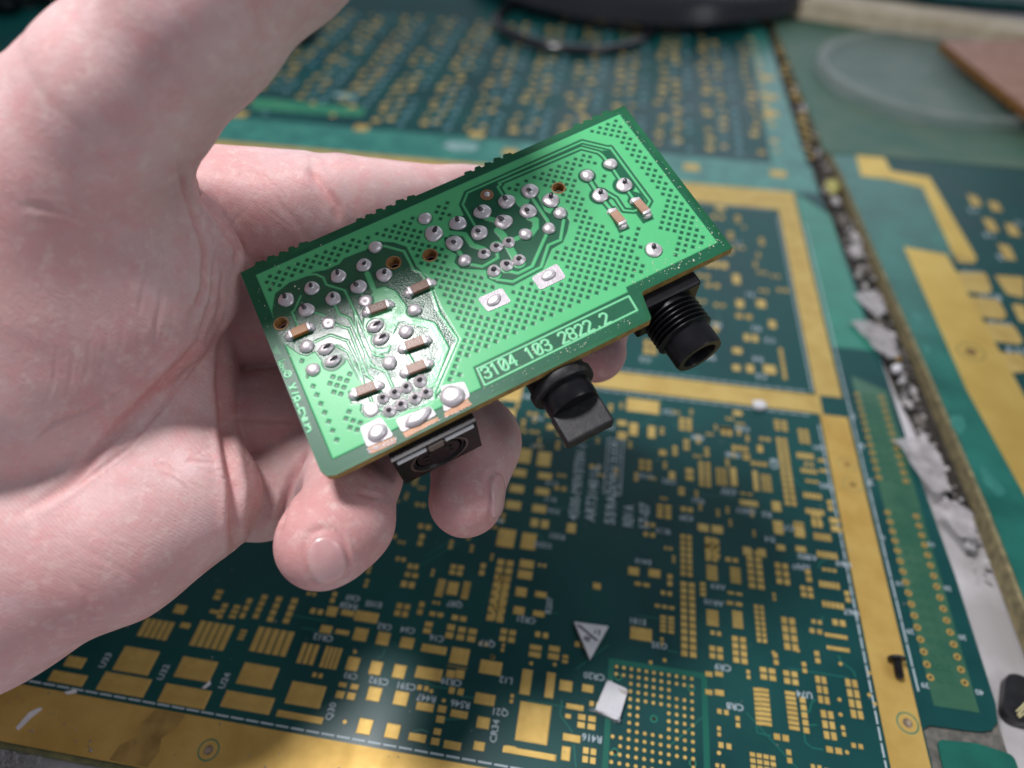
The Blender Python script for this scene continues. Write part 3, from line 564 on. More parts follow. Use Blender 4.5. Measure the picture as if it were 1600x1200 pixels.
# dust fluff lower left
J = Join(); c = at(18, 1188, -.2)
for k in range(220):
    p = Vector((c.x+rng.normal()*.28, c.y-.1+rng.normal()*.16, -.5+abs(rng.normal())*.14)); pts = [p]
    for i in range(5): p = p+Vector(rng.normal(size=3)*.07); pts.append(p)
    for a, b in zip(pts, pts[1:]):
        n = Vector((.006, 0, 0)); m_ = Vector((0, .004, .004)); J.add([a-n, a+n, a+m_, b-n, b+n, b+m_], [(0, 1, 4, 3), (1, 2, 5, 4), (2, 0, 3, 5)])
o = J.obj('dust_fluff', mat('grey_dust', (.45, .45, .46), rough=.9)); o['kind'] = 'stuff'; o['label'] = 'ball of grey dust fluff below the front edge of the panel, lower left'; o['category'] = 'dust'
# specks of dirt on the gold and mask
J = Join()
for k in range(260):
    x = rng.uniform(-11, 9); y = rng.uniform(3.3, 14) if k % 3 else rng.uniform(3.3, 4.2); r = abs(rng.normal())*.012+.006
    if 7.6 < x and y < 6.8: continue
    J.add(*lathe([(r, 0), (r*.6, r*.6)], 5), (x, y, .010 if y < 4.25 or x > 6.8 else .001))
o = J.obj('dirt_specks', mat('speck', (.10, .08, .06), (.4, .4, .38), 30, .8)); stuff(o); o['label'] = 'dirt specks scattered over the panel'; o['category'] = 'dirt'
# ================================================================== the small board held in the hand
BO = np.array([-5.96565645, 8.8425222, 7.90027212]); BU = np.array([.80491957, .55716816, .20412773]); BV = np.array([.59336671, -.75315063, -.28404238]); BN = np.array([.00452044, -.34975387, .93683072])
def uv(x, y, w=0.0):
    d = ray(x, y); P0 = BO+BN*w; t = ((P0-CP)@BN)/(d@BN); P = CP+d*t-BO; return (P@BU, P@BV)
def U(tag, x, y): return uv(*px(tag, x, y))
brd = empty('held_circuit_board')
brd.matrix_world = Matrix([[BU[i], -BV[i], BN[i], BO[i]] for i in range(3)] + [[0, 0, 0, 1]])
thing(brd, 'small bright green circuit board with solder joints and black connectors held up by the hand', 'circuit board')
def L3(p, w=0.0): return (p[0], -p[1], w)

M_sub = mat('dark_green_mask_board', (.006, .085, .035), (.012, .13, .055), 1.4, .4, bump=.06, bscale=6, coat=.04, spec=.3)
M_fr4 = mat('laminate_edge', (.42, .27, .07), (.26, .16, .045), 8, .7, bump=.4, bscale=40)
M_solder = mat('solder', (.78, .73, .75), (.66, .61, .63), 6, .42, .6, bump=.05, bscale=25)
M_tin = mat('tinned_pad', (.52, .49, .52), (.42, .39, .42), 10, .5, .35, bump=.25, bscale=35)
M_cap = mat('chip_body', (.30, .17, .12), (.22, .12, .08), 20, .45, bump=.05)
M_capo = mat('chip_body_orange', (.42, .17, .04), rough=.4)
M_capw = mat('chip_print', (.50, .42, .40), rough=.6)
M_copper = mat('bare_copper', (.36, .20, .12), (.28, .15, .09), 8, .5, .35)
M_pin = mat('pin_metal', (.10, .09, .10), rough=.4, metal=.8)
M_conn = mat('connector_black', (.006, .006, .008), (.010, .010, .012), 6, .30, bump=.03, bscale=30, coat=.03, spec=.28)
M_dust = mat('dusty_black', (.012, .012, .015), (.034, .032, .030), 9, .5, bump=.15, bscale=30, lo=.45, hi=.72)

holes = [(U('c3', 160, 795), .105), (U('c3', 1163, 270), .10), (U('Z2', 760, 405), .105), (U('Z3', 315, 205), .10)]
BL = uv(500, 752)
def jag(p0, p1, seed):
    r = random.Random(seed); out = []; x = uv(*p0)[0]; u1 = uv(*p1)[0]
    while x < u1:
        h = r.uniform(.04, .075); w = r.uniform(.13, .19); out += [(x, .0), (x+.012, -h*.75), (x+.045, -h-r.uniform(0, .02)), (x+w*.6, -h*.9), (x+w-.02, -h*.8), (x+w, .0)]; x += w+r.uniform(.03, .06)
    return out
top = [(0.0, .02)] + jag((398, 414), (482, 378), 1) + jag((556, 346), (652, 303), 4) + jag((725, 272), (790, 243), 3) + jag((895, 198), (952, 174), 9) + [(7.5, 0.0)]
vb = 4.09; vn = 3.585
notch_u = uv(1006, 458)[0]; notch_b = uv(1020, 498)
out = top + [(7.4, vn), (notch_u+.03, vn-.005), (notch_u-.03, vn+.02), (notch_b[0]-.01, vb-.03), (notch_b[0]-.05, vb), (.12, vb), (.0, vb-.05), (-.06, vb-.17)]
outer = [(p[0], -p[1]) for p in out]
hl = [[(c[0]+r*math.cos(t), -c[1]+r*math.sin(t)) for t in np.linspace(0, 2*math.pi, 25)[:-1]] for c, r in holes]
slab('board_core', outer, -.16, -.006, M_fr4, brd, [[(x, y) for x, y in h] for h in hl])
slab('mask_base', outer, -.0055, 0, M_sub, brd, [[(x, y) for x, y in h] for h in hl])

# ---- copper artwork as relief on a fine grid
du = .0125
gu = np.arange(-.055, 7.40, du); gv = np.arange(.09, 4.04, du)
GU, GV = np.meshgrid(gu, gv)
def segd(P, closed=False):
    d = np.full(GU.shape, 9.0); Q = list(P)+([P[0]] if closed else [])
    for (ax, ay), (bx, by) in zip(Q, Q[1:]):
        dx, dy = bx-ax, by-ay; L2_ = dx*dx+dy*dy+1e-12; t = np.clip(((GU-ax)*dx+(GV-ay)*dy)/L2_, 0, 1)
        d = np.minimum(d, np.hypot(GU-ax-t*dx, GV-ay-t*dy))
    return d
def inside(P):
    r = np.zeros(GU.shape, bool)
    for (ax, ay), (bx, by) in zip(P, P[1:]+[P[0]]):
        c = (ay > GV) != (by > GV)
        with np.errstate(divide='ignore', invalid='ignore'): r ^= c & (GU < (bx-ax)*(GV-ay)/(by-ay+1e-12)+ax)
    return r
def poly(P): d = segd(P, True); return np.where(inside(P), -d, d)         # negative inside
def disc(c, r): return np.hypot(GU-c[0], GV-c[1])-r
def T(*items):                                                           # points with crop tags
    out = []; tag = None
    for it in items:
        if isinstance(it, str): tag = it
        else: out.append(U(tag, *it))
    return out
pour = T('px', (400, 430), (968, 179), (1121, 379), (978, 449), (981, 457), (741, 575), (752, 606), (520, 717))

Lpoly = T('Z2', (640, 145), (560, 130), 'Z1', (1380, 240), (1100, 350), (1040, 420), (860, 500), (740, 515), (560, 600), (420, 650), (240, 790), (200, 1000), 'Z3', (250, 300), (330, 440), (540, 590), (640, 610), (740, 560), (800, 650), (880, 690), (1080, 560), (1130, 640), (1330, 1000),
          'Z4', (190, 1060), (230, 1210), 'Z5', (180, 370), (165, 460), (270, 530), (390, 490), (470, 540), (570, 520), (700, 440), (900, 405), (1060, 300), (1150, 160), 'Z4', (1290, 1100), (1590, 400), (1350, 0), 'Z2', (1200, 600), (1040, 440), (920, 205), (760, 150))
Cpoly = T('c3', (383, 400), (425, 297), (690, 228), (712, 330), (800, 330), (840, 400), (870, 425), (930, 385), (945, 340), (1000, 330), (1060, 450), (1100, 470), (1140, 400), (1215, 455), (1252, 530), (1235, 610), (1200, 695), (1115, 745), (1045, 905), (810, 1035), (690, 1015), (610, 975), (600, 910), (500, 905), (400, 900), (350, 850), (370, 790), (290, 745), (265, 655), (310, 650), (310, 560), (420, 480))
bus1 = T('c3', (520, 580), (415, 400), (448, 315), 'Z7', (60, 693), (1085, 238), (1345, 300), 'c4', (455, 322), (703, 657), (685, 690), (600, 720), (540, 715), (490, 640), (430, 605))
bus2 = T('c3', (725, 322), (688, 262), (712, 240), 'Z7', (340, 607), (1075, 292), (1230, 332), 'c4', (405, 370), (455, 430), (540, 560), (605, 650))
spokes = [T('c4', (310, 502), (390, 625), (460, 710))]
bus = np.minimum(segd(bus1), segd(bus2))
Rclear = np.minimum.reduce([segd(bus1)-.062, segd(bus2)-.062, segd(spokes[0])-.07, disc(U('c4', 455, 430), .16), disc(U('c4', 310, 502), .16), disc(U('c4', 390, 625), .19), disc(U('c4', 540, 560), .2),
                            poly(T('c4', (400, 340), (470, 340), (600, 520), (600, 600), (500, 480))), poly(T('c4', (580, 590), (650, 610), (730, 770), (660, 800), (560, 660))), poly(T('c4', (420, 680), (490, 690), (580, 830), (510, 860)))])
inL = poly(Lpoly); inC = poly(Cpoly)
ring = lambda c, r: disc(c, r)
clear = np.minimum.reduce([inL, inC, Rclear])
for tag, x, y, r in (('c3', 122, 512, .13), ('c3', 190, 630, .16), ('c3', 378, 548, .16), ('c3', 352, 705, .16), ('c3', 432, 840, .135), ('c3', 940, 298, .165), ('c3', 1103, 370, .16), ('c3', 1175, 470, .14), ('c4', 725, 965, .15), ('Z1', 380, 872, .15), ('Z3', 640, 495, .15), ('Z3', 890, 520, .17), ('Z3', 955, 680, .17), ('Z3', 1010, 650, .15), ('Z5', 290, 430, .15)):
    clear = np.minimum(clear, disc(U(tag, x, y), r))
clear = np.minimum(clear, segd(T('Z3', (650, 810), (640, 880)))-.02)
# copper inside the clearances
cop_in = [segd(bus1)-.019, segd(bus2)-.019, segd(spokes[0])-.025]
def tr(w, *items): cop_in.append(segd(T(*items))-w/2)
tr(.10, 'c3', (590, 500), (690, 530)); tr(.13, 'c3', (690, 600), (730, 640), (850, 860)); tr(.11, 'c3', (935, 500), (985, 520), (985, 580), (940, 640)); tr(.09, 'c3', (905, 635), (775, 690))
tr(.055, 'c3', (960, 350), (1080, 525), (1088, 590), (960, 880), (850, 935), (775, 920)); tr(.05, 'c3', (1205, 520), (1180, 675), (1085, 715), (1030, 885), (810, 1000), (690, 985), (650, 950))
tr(.09, 'c3', (260, 612), (430, 632), (490, 715), (580, 745)); tr(.07, 'c3', (360, 730), (410, 800)); tr(.055, 'c3', (480, 865), (570, 882), (690, 815), (680, 740)); cop_in.append(disc(U('c3', 680, 725), .11)); cop_in.append(disc(U('c3', 855, 850), .115)); cop_in.append(disc(U('c3', 760, 890), .11)); cop_in.append(disc(U('c3', 670, 945), .1))
cop_in.append(poly(T('c3', (860, 400), (930, 380), (910, 420), (870, 425))))
# left circuit
tr(.035, 'Z1', (480, 620), (640, 560), (740, 548), (840, 590), (880, 680), (1110, 750), 'Z2', (150, 750), (350, 1170), 'Z4', (515, 595), (640, 620))
tr(.035, 'Z1', (970, 900), (1040, 1050), (1160, 1095), 'Z4', (210, 140), (470, 700), (500, 740), (660, 800), (750, 1000)); tr(.035, 'Z3', (950, 205), (1150, 265), 'Z4', (200, 260), (430, 850), (520, 920)); tr(.035, 'Z3', (700, 450), (930, 350), (1150, 425), 'Z4', (190, 440), (330, 720), (390, 1000))
tr(.03, 'Z3', (1000, 480), (1150, 560), (1340, 980)); tr(.03, 'Z1', (1110, 760), (1230, 1000), 'Z4', (300, 300), (400, 560), (450, 760)); tr(.05, 'Z4', (930, 580), (1000, 700)); tr(.03, 'Z1', (740, 1030), (850, 1060)); tr(.03, 'Z1', (560, 820), (480, 1000), 'Z3', (450, 60), (520, 230))
tr(.045, 'Z2', (640, 195), (890, 262), (1010, 490), (1110, 530), (1230, 740), 'Z4', (1330, 80), (1560, 405), (1270, 1060), 'Z5', (1010, 320), (910, 375), (850, 395))
tr(.09, 'Z2', (430, 540), (510, 730)); tr(.14, 'Z4', (960, 160), (1240, 230), (1400, 520), (1230, 960))
cop_in.append(poly(T('Z2', (510, 740), (650, 700), (790, 760), (860, 860), (930, 960), 'Z4', (970, 170), (820, 190), (760, 330), (700, 560), (560, 590), (480, 490), (380, 200), (400, 60))))
cop_in.append(poly(T('Z5', (560, 530), (700, 440), (900, 410), (960, 400), (620, 540))))
tr(.03, 'Z5', (280, 300), (300, 350)); tr(.03, 'Z5', (690, 70), (690, 130)); tr(.03, 'Z5', (820, 40), (850, 90)); tr(.03, 'Z5', (380, 200), (420, 270)); tr(.03, 'Z5', (390, 430), (440, 450)); tr(.03, 'Z1', (1320, 780), (1340, 860))
copin = np.minimum.reduce(cop_in)
# clearance around lands inside
lands = []
for tag, x, y, r in (('Z2', 645, 562, .15), ('Z2', 407, 885, .14), ('Z2', 1025, 1000, .14), ('Z4', 915, 310, .145), ('Z4', 710, 700, .145), ('Z4', 540, 245, .16), ('Z4', 610, 400, .17), ('Z4', 650, 390, .15)): lands.append(disc(U(tag, x, y), r))
lands = np.minimum.reduce(lands)
copin = np.maximum(copin, -lands)
# number box and side text
box = T('c5', (95, 640), (955, 228), (1003, 308), (138, 735))
boxline = segd(box, True)-.014; boxpad = poly(T('c5', (72, 632), (950, 205), (1030, 325), (125, 770)))
GL = {'0': [[(0,1),(0,5),(1,6),(3,6),(4,5),(4,1),(3,0),(1,0),(0,1)],[(.6,1.2),(3.4,4.8)]], '1': [[(.8,4.8),(2,6),(2,0)]], '2': [[(0,5),(1,6),(3,6),(4,5),(4,4),(0,0),(4,0)]], '3': [[(0,5),(1,6),(3,6),(4,5),(4,4),(3,3.2),(1.5,3.2)],[(3,3.2),(4,2.2),(4,1),(3,0),(1,0),(0,1)]],
      '4': [[(3,0),(3,6),(0,2),(4,2)]], '8': [[(1,3.2),(0,4),(0,5),(1,6),(3,6),(4,5),(4,4),(3,3.2),(1,3.2),(0,2.2),(0,1),(1,0),(3,0),(4,1),(4,2.2),(3,3.2)]], '.': [[(2,0),(2,.3)]], 'C': [[(4,5),(3,6),(1,6),(0,5),(0,1),(1,0),(3,0),(4,1)]], 'M': [[(0,0),(0,6),(2,3.5),(4,6),(4,0)]],
      'K': [[(0,0),(0,6)],[(4,6),(0,3),(4,0)]], '5': [[(4,6),(0,6),(0,3.5),(3,3.5),(4,2.6),(4,1),(3,0),(0,0)]], '-': [[(.8,3),(3.2,3)]], 'X': [[(0,0),(4,6)],[(0,6),(4,0)]], '/': [[(1,0),(3,6)]], 'I': [[(2,0),(2,6)]], 'R': [[(0,0),(0,6),(3,6),(4,5),(4,4),(3,3),(0,3)],[(2,3),(4,0)]], 'U': [[(0,6),(0,1),(1,0),(3,0),(4,1),(4,6)]]}
def textd(s, a, b, upv, h):
    """strokes of s with the baseline from a to b (board cm), glyph height h along upv"""
    a = np.array(a); b = np.array(b); ex = (b-a)/len(s); upv = np.array(upv)/np.linalg.norm(upv); d = np.full(GU.shape, 9.0)
    for i, ch in enumerate(s):
        if ch == ' ': continue
        o = a+ex*(i+.12); 
        for st in GL[ch]:
            d = np.minimum(d, segd([tuple(o+ex*.72*(x/4)+upv*h*(y/6)) for x, y in st]))
    return d
t1 = textd('3104 103 2822.2', U('c5', 140, 702), U('c5', 862, 372), (-.02, -1), .20)-.0145
t2 = textd('CMK5-8/X', U('Z6', 608, 590), U('Z6', 420, 55), (-1, 0), .135)-.0135
e = .62; cR = U('Z3', 395, 835)
ul = np.minimum.reduce([np.abs(disc(cR, .055))-.008, segd(T('Z3', (375, 830), (410, 820), (412, 850)))-.006])
ulm = np.minimum.reduce([segd(T('Z3', (260, 745), (270, 800), (300, 830), (330, 790)))-.014, segd(T('Z3', (290, 740), (330, 760), (350, 790)))-.012, segd(T('Z3', (290, 700), (300, 760), (340, 750), (330, 715), (290, 700)))-.012])
trim_ = poly(T('Z3', (250, 470), (170, 588), (315, 590)))
ln = segd(T('Z3', (210, 720), (350, 655)))-.010
PO = poly(pour)
sol = -np.maximum.reduce([PO, -clear, -boxpad])         # positive inside pour copper
copper = np.maximum(sol, -copin)                           # >0 = copper
copper = np.maximum.reduce([copper, -boxline, -t1, -t2, -ul, -ulm*1.0, -ln])
# hatch openings
a_ = math.pi/4; P_ = .118
ru = (GU*math.cos(a_)+GV*math.sin(a_)); rv = (-GU*math.sin(a_)+GV*math.cos(a_))
hx_ = np.abs((ru/P_) % 1-.5)*P_; hy_ = np.abs((rv/P_) % 1-.5)*P_
hole = np.maximum(hx_, hy_)-.033                          # negative in the opening
ci = (np.floor(ru/P_)+.5)*P_; cj = (np.floor(rv/P_)+.5)*P_
cu_ = ci*math.cos(a_)-cj*math.sin(a_); cv_ = ci*math.sin(a_)+cj*math.cos(a_)
iu = np.clip(((cu_-gu[0])/du).astype(int), 0, len(gu)-1); iv = np.clip(((cv_-gv[0])/du).astype(int), 0, len(gv)-1)
nearR = np.minimum(Rclear, 9)
ok = (-PO > .085) & (clear > .075)
ok &= ~((GU > 1.6) & (poly(T('px', (560, 350), (905, 190), (925, 210), (700, 310), (660, 330), (560, 375))) < 0))
ok &= ~((segd(bus1) < .24) & (GU > 3.3)); ok &= (boxpad > .21)
ok &= ~(poly(T('c4', (230, 560), (300, 560), (460, 800), (520, 880), (480, 900), (350, 760))) < 0)
ok &= ~(poly(T('c3', (300, 360), (400, 290), (430, 300), (385, 410), (330, 420))) < 0)
ok &= ~(poly(T('c4', (560, 870), (700, 800), (850, 860), (850, 1000), (700, 1080), (620, 1000))) < 0) | (poly(T('c4', (540, 860), (640, 830), (640, 970), (540, 940))) < 0)
LL = poly(T('px', (380, 560), (600, 570), (680, 700), (500, 760), (430, 700))) < 0
okLL = (poly(T('Z6', (480, 20), (640, 20), (760, 300), (980, 800), (860, 860), (700, 480), (560, 150))) < 0) | (poly(T('Z6', (740, -60), (1060, -60), (1030, 110), (860, 240), (790, 100))) < 0) | (poly(T('Z6', (940, 300), (1129, 330), (1260, 520), (1200, 650), (1010, 620))) < 0)
ok &= (~LL) | okLL
# tabs soldered
tabs = [T('c3', (950, 970), (1150, 860), (1225, 970), (1020, 1070)), T('c3', (530, 1135), (720, 1050), (795, 1160), (610, 1240)), T('Z5', (160, 640), (400, 520), (550, 735), (245, 870)), T('Z5', (565, 545), (960, 395), (1040, 500), (640, 700)), T('Z5', (1080, 170), (1350, 120), (1420, 290), (1120, 470))]
for t_ in tabs: ok &= poly(t_) > .05
okc = ok[iv, iu]
copper = np.where(okc, np.minimum(copper, hole), copper)
copa = np.clip(copper/.018+.5, 0, 1)
prn = np.clip(-np.minimum.reduce([t1, t2, ul, boxline+.004])/.012+.6, 0, 1)
tri_a = np.clip(-trim_/.018+.5, 0, 1)*.28; copa = np.maximum(copa, tri_a)
nse = rng.normal(size=GU.shape)
flux = np.clip(-inL/.1+.3, 0, 1)
hgt = .0045*copa*copa*(3-2*copa)+.0012 + .0006*flux*nse*.5
# faces
nv, nu = GU.shape
BI = poly([(p[0], p[1]) for p in [(0.015, .05), (7.42, .05), (7.33, vn-.03), (notch_u-.06, vn-.03), (notch_b[0]-.08, vb-.04), (.10, vb-.04), (-.035, vb-.19)]])
hd = np.minimum.reduce([disc(c, r+.012) for c, r in holes])
okv = (BI < 0) & (hd > 0)
idx = np.arange(nv*nu).reshape(nv, nu)
f = np.stack([idx[:-1, :-1], idx[1:, :-1], idx[1:, 1:], idx[:-1, 1:]], -1).reshape(-1, 4)
kf = (okv[:-1, :-1] & okv[1:, :-1] & okv[1:, 1:] & okv[:-1, 1:]).reshape(-1); f = f[kf]
used = np.zeros(nv*nu, bool); used[f.ravel()] = True; rem = np.cumsum(used)-1; f = rem[f]
co = np.stack([GU.ravel(), -GV.ravel(), hgt.ravel()], -1)[used]
def np_mesh(name, co, f, m, parent, attrs={}):
    me = bpy.data.meshes.new(name); me.vertices.add(len(co)); me.vertices.foreach_set('co', co.astype(np.float32).ravel())
    me.loops.add(f.size); me.loops.foreach_set('vertex_index', f.astype(np.int32).ravel()); me.polygons.add(len(f)); me.polygons.foreach_set('loop_start', np.arange(0, f.size, f.shape[1], dtype=np.int32))
    me.update(calc_edges=True); me.validate(); me.shade_smooth()
    for k, a in attrs.items():
        at_ = me.attributes.new(k, 'FLOAT', 'POINT'); at_.data.foreach_set('value', a.astype(np.float32))
    me.materials.append(m); return link(bpy.data.objects.new(name, me), parent)
m = bpy.data.materials.new('copper_under_mask'); m.use_nodes = True; nt = m.node_tree; N = nt.nodes; Lk = nt.links; b = N['Principled BSDF']
ac = N.new('ShaderNodeAttribute'); ac.attribute_name = 'copper'; af = N.new('ShaderNodeAttribute'); af.attribute_name = 'flux'; tc = N.new('ShaderNodeTexCoord')
n1 = N.new('ShaderNodeTexNoise'); n1.inputs['Scale'].default_value = 2.2; n1.inputs['Detail'].default_value = 5; Lk.new(tc.outputs['Object'], n1.inputs['Vector'])
def mixc(a, b_, fac):
    x = N.new('ShaderNodeMix'); x.data_type = 'RGBA'
    for i, c in ((6, a), (7, b_)):
        if isinstance(c, tuple): x.inputs[i].default_value = (*c, 1)
        else: Lk.new(c, x.inputs[i])
    Lk.new(fac, x.inputs[0]); return x.outputs[2]
br = mixc((.085, .46, .18), (.105, .52, .22), n1.outputs[0]); dk = mixc((.006, .075, .035), (.014, .13, .065), n1.outputs[0])
ap = N.new('ShaderNodeAttribute'); ap.attribute_name = 'print'
Lk.new(mixc(mixc(dk, br, ac.outputs['Fac']), (.22, .64, .35), ap.outputs['Fac']), b.inputs['Base Color'])
b.inputs['Specular IOR Level'].default_value = .27
# crusty flux film: high frequency bump where the flux is
n2 = N.new('ShaderNodeTexNoise'); n2.inputs['Scale'].default_value = 34; n2.inputs['Detail'].default_value = 4; Lk.new(tc.outputs['Object'], n2.inputs['Vector'])
n3 = N.new('ShaderNodeTexNoise'); n3.inputs['Scale'].default_value = 2.4; n3.inputs['Detail'].default_value = 3; Lk.new(tc.outputs['Object'], n3.inputs['Vector'])
mr = N.new('ShaderNodeMapRange'); mr.inputs[1].default_value = .42; mr.inputs[2].default_value = .58; Lk.new(n3.outputs[0], mr.inputs[0])
mu = N.new('ShaderNodeMath'); mu.operation = 'MULTIPLY'; Lk.new(mr.outputs[0], mu.inputs[0]); Lk.new(af.outputs['Fac'], mu.inputs[1])
ms = N.new('ShaderNodeMath'); ms.operation = 'MULTIPLY_ADD'; Lk.new(mu.outputs[0], ms.inputs[0]); ms.inputs[1].default_value = .55; ms.inputs[2].default_value = .05
bp = N.new('ShaderNodeBump'); bp.inputs['Distance'].default_value = .012; Lk.new(ms.outputs[0], bp.inputs['Strength']); Lk.new(n2.outputs[0], bp.inputs['Height']); Lk.new(bp.outputs[0], b.inputs['Normal']); Lk.new(bp.outputs[0], b.inputs['Coat Normal'])
b.inputs['Roughness'].default_value = .40; b.inputs['Metallic'].default_value = 0
cw = N.new('ShaderNodeMath'); cw.operation = 'MULTIPLY_ADD'; Lk.new(af.outputs['Fac'], cw.inputs[0]); cw.inputs[1].default_value = .75; cw.inputs[2].default_value = .05; Lk.new(cw.outputs[0], b.inputs['Coat Weight']); b.inputs['Coat Roughness'].default_value = .2
art = np_mesh('copper_artwork', co, f, m, brd, dict(copper=copa.ravel()[used], print=prn.ravel()[used], flux=flux.ravel()[used]))

# ---- drilled holes: brown rims and walls
for c, r in holes:
    V, Fs = lathe([(r*1.28, .0062), (r*1.2, .010), (r*1.02, .009), (r*.98, 0), (r*.92, -.17)], 28, False); o = mesh_obj('hole_rim', V, Fs, mat('brown_ring', (.42, .22, .08), (.24, .12, .04), 12, .45), brd, True); o.location = L3(c)
    V, Fs = lathe([(r*.9, 0), (.01, 0)], 20, False); V, Fs = slab_data(circle(0, 0, r*.95, 20), -.24, -.20); o = mesh_obj('hole_floor', V, Fs, M_dark_hole, brd); o.location = L3(c)

# ---- solder joints
def jitter(V, a, seed):
    r_ = random.Random(seed); ph = r_.uniform(0, 6)
    return [(v[0]*(1+a*math.sin(2*math.atan2(v[1], v[0])+ph)), v[1]*(1+a*math.sin(3*math.atan2(v[1], v[0])+ph)), v[2]) for v in V]
def me_of(name, prof, seed=0, n=24, tip=None):
    V, Fs = lathe(prof, n); V = jitter(V, .06, seed)
    if tip: V = [(v[0]+tip[0]*max(0, v[2]-.035)*1.5, v[1]+tip[1]*max(0, v[2]-.035)*1.5, v[2]) for v in V]
    me = bpy.data.meshes.new(name); me.from_pydata(V, [], Fs); me.materials.append(M_solder); me.materials.append(M_pin); me.shade_smooth()
    if tip is not None or 'cone' in name:
        for p_ in me.polygons:
            if sum(me.vertices[i].co.z for i in p_.vertices)/len(p_.vertices) > .056: p_.material_index = 1
    return me
pins = [me_of('solder_pin', [(.118, 0), (.116, .013), (.106, .025), (.088, .033), (.064, .039), (.042, .045), (.030, .056), (.028, .080), (.024, .090), (.003, .094)], k, tip=(random.uniform(-.6, .6), random.uniform(-.6, .6))) for k in range(4)]
pinc = [me_of('solder_cone', [(.10, 0), (.099, .010), (.088, .022), (.064, .036), (.04, .052), (.024, .068), (.012, .08), (.002, .084)], k+9) for k in range(3)]
domes = [me_of('solder_dome', [(.102, 0), (.102, .012), (.096, .026), (.082, .042), (.058, .055), (.03, .062), (.002, .064)], k+20) for k in range(3)]
flats = [me_of('solder_flat', [(.102, 0), (.100, .010), (.090, .018), (.06, .022), (.012, .0235), (.008, .021), (.002, .0205)], k+30) for k in range(3)]
def joint(tag, x, y, kind, sc_=1.0, sx=1.0, rot=None, k=0):
    c = U(tag, x, y); ms_ = dict(p=pins, c=pinc, d=domes, f=flats)[kind]; o = bpy.data.objects.new('solder_joint', ms_[k % len(ms_)]); link(o, brd)
    o.location = L3(c, .004); o.scale = (sc_*sx, sc_, sc_ if kind != 'f' else 1); o.rotation_euler[2] = random.uniform(0, 6.28) if rot is None else rot; return o
ang = 0
for k, (tag, x, y, kind, sc_) in enumerate([('c3', 378, 548, 'p', 1.29), ('c3', 190, 630, 'p', 1.36), ('c3', 352, 705, 'p', 1.32), ('c3', 570, 460, 'p', 1.30), ('c3', 758, 378, 'p', 1.30), ('c3', 735, 537, 'p', 1.32), ('c3', 545, 622, 'p', 1.30), ('c3', 940, 298, 'p', 1.32), ('c3', 925, 455, 'p', 1.32), ('c3', 1103, 370, 'p', 1.29),
        ('c3', 582, 785, 'c', 1.12), ('c3', 680, 735, 'c', 1.12), ('c3', 775, 697, 'c', 1.14), ('c3', 660, 920, 'c', 1.21), ('c3', 760, 875, 'c', 1.18), ('c3', 855, 835, 'c', 1.15), ('c3', 122, 512, 'd', 1.18), ('c3', 432, 840, 'd', 1.16), ('c3', 905, 635, 'd', 1.18), ('c3', 1175, 470, 'd', 1.16), ('c3', 1088, 590, 'd', 1.16),
        ('Z1', 380, 872, 'p', 1.13), ('Z1', 700, 728, 'p', 1.12), ('Z1', 1030, 575, 'p', 1.12), ('Z1', 1350, 440, 'p', 1.12), ('Z1', 635, 1000, 'p', 1.12), ('Z1', 965, 858, 'p', 1.12), ('Z1', 1285, 712, 'p', 1.14), ('Z2', 645, 562, 'p', 1.19), ('Z2', 535, 215, 'd', 1.17), ('Z2', 407, 885, 'f', 1.13), ('Z2', 1025, 1000, 'd', 1.13),
        ('Z3', 905, 200, 'f', 1.10), ('Z3', 640, 495, 'd', 1.17), ('Z3', 715, 785, 'd', 1.13), ('Z4', 915, 310, 'd', 1.19), ('Z4', 710, 700, 'd', 1.19), ('Z5', 430, 310, 'c', 1.00), ('Z5', 565, 250, 'c', 1.02), ('Z5', 695, 185, 'c', 1.00), ('Z5', 850, 115, 'c', 1.10), ('Z5', 500, 455, 'c', 1.02), ('Z5', 635, 385, 'c', 1.04), ('Z5', 795, 310, 'c', 1.07), ('Z5', 920, 250, 'c', 1.02), ('Z5', 290, 430, 'f', 1.21),
        ('c4', 455, 430, 'd', 1.17), ('c4', 310, 502, 'd', 1.24)]):
    joint(tag, x, y, kind, sc_, k=k)
for tag, x, y in (('Z3', 880, 525), ('Z3', 965, 675), ('Z4', 535, 245), ('Z4', 605, 402)):
    joint(tag, x, y, 'd', .98, 1.35, .0, 1)
    c = U(tag, x+25, y-15); o = tube('lead_end', [L3((c[0]-.07, c[1]+.01), .06), L3((c[0], c[1]), .085), L3((c[0]+.06, c[1]-.005), .075)], [.018, .024, .014], M_pin, brd, 8)
for tag, x, y, sx, r_ in (('c4', 390, 625, 1.05, .5), ('c4', 540, 560, 1.1, .5), ('c4', 725, 965, 1.05, 1.0)): joint(tag, x, y, 'p', 1.22, sx, r_, 2)
# copper ring with a small solder bead
c = U('c3', 605, 325); V, Fs = lathe([(.12, 0), (.118, .007), (.03, .008), (.01, .008)], 24); o = mesh_obj('copper_ring', V, Fs, mat('brown_copper', (.40, .22, .12), rough=.35, metal=.6), brd, True); o.location = L3(c, .005)
V, Fs = lathe([(.052, 0), (.05, .02), (.03, .035), (.002, .04)], 16); s_ = mesh_obj('solder_bead', V, Fs, M_solder, o, True); s_.location = (0, 0, .007)

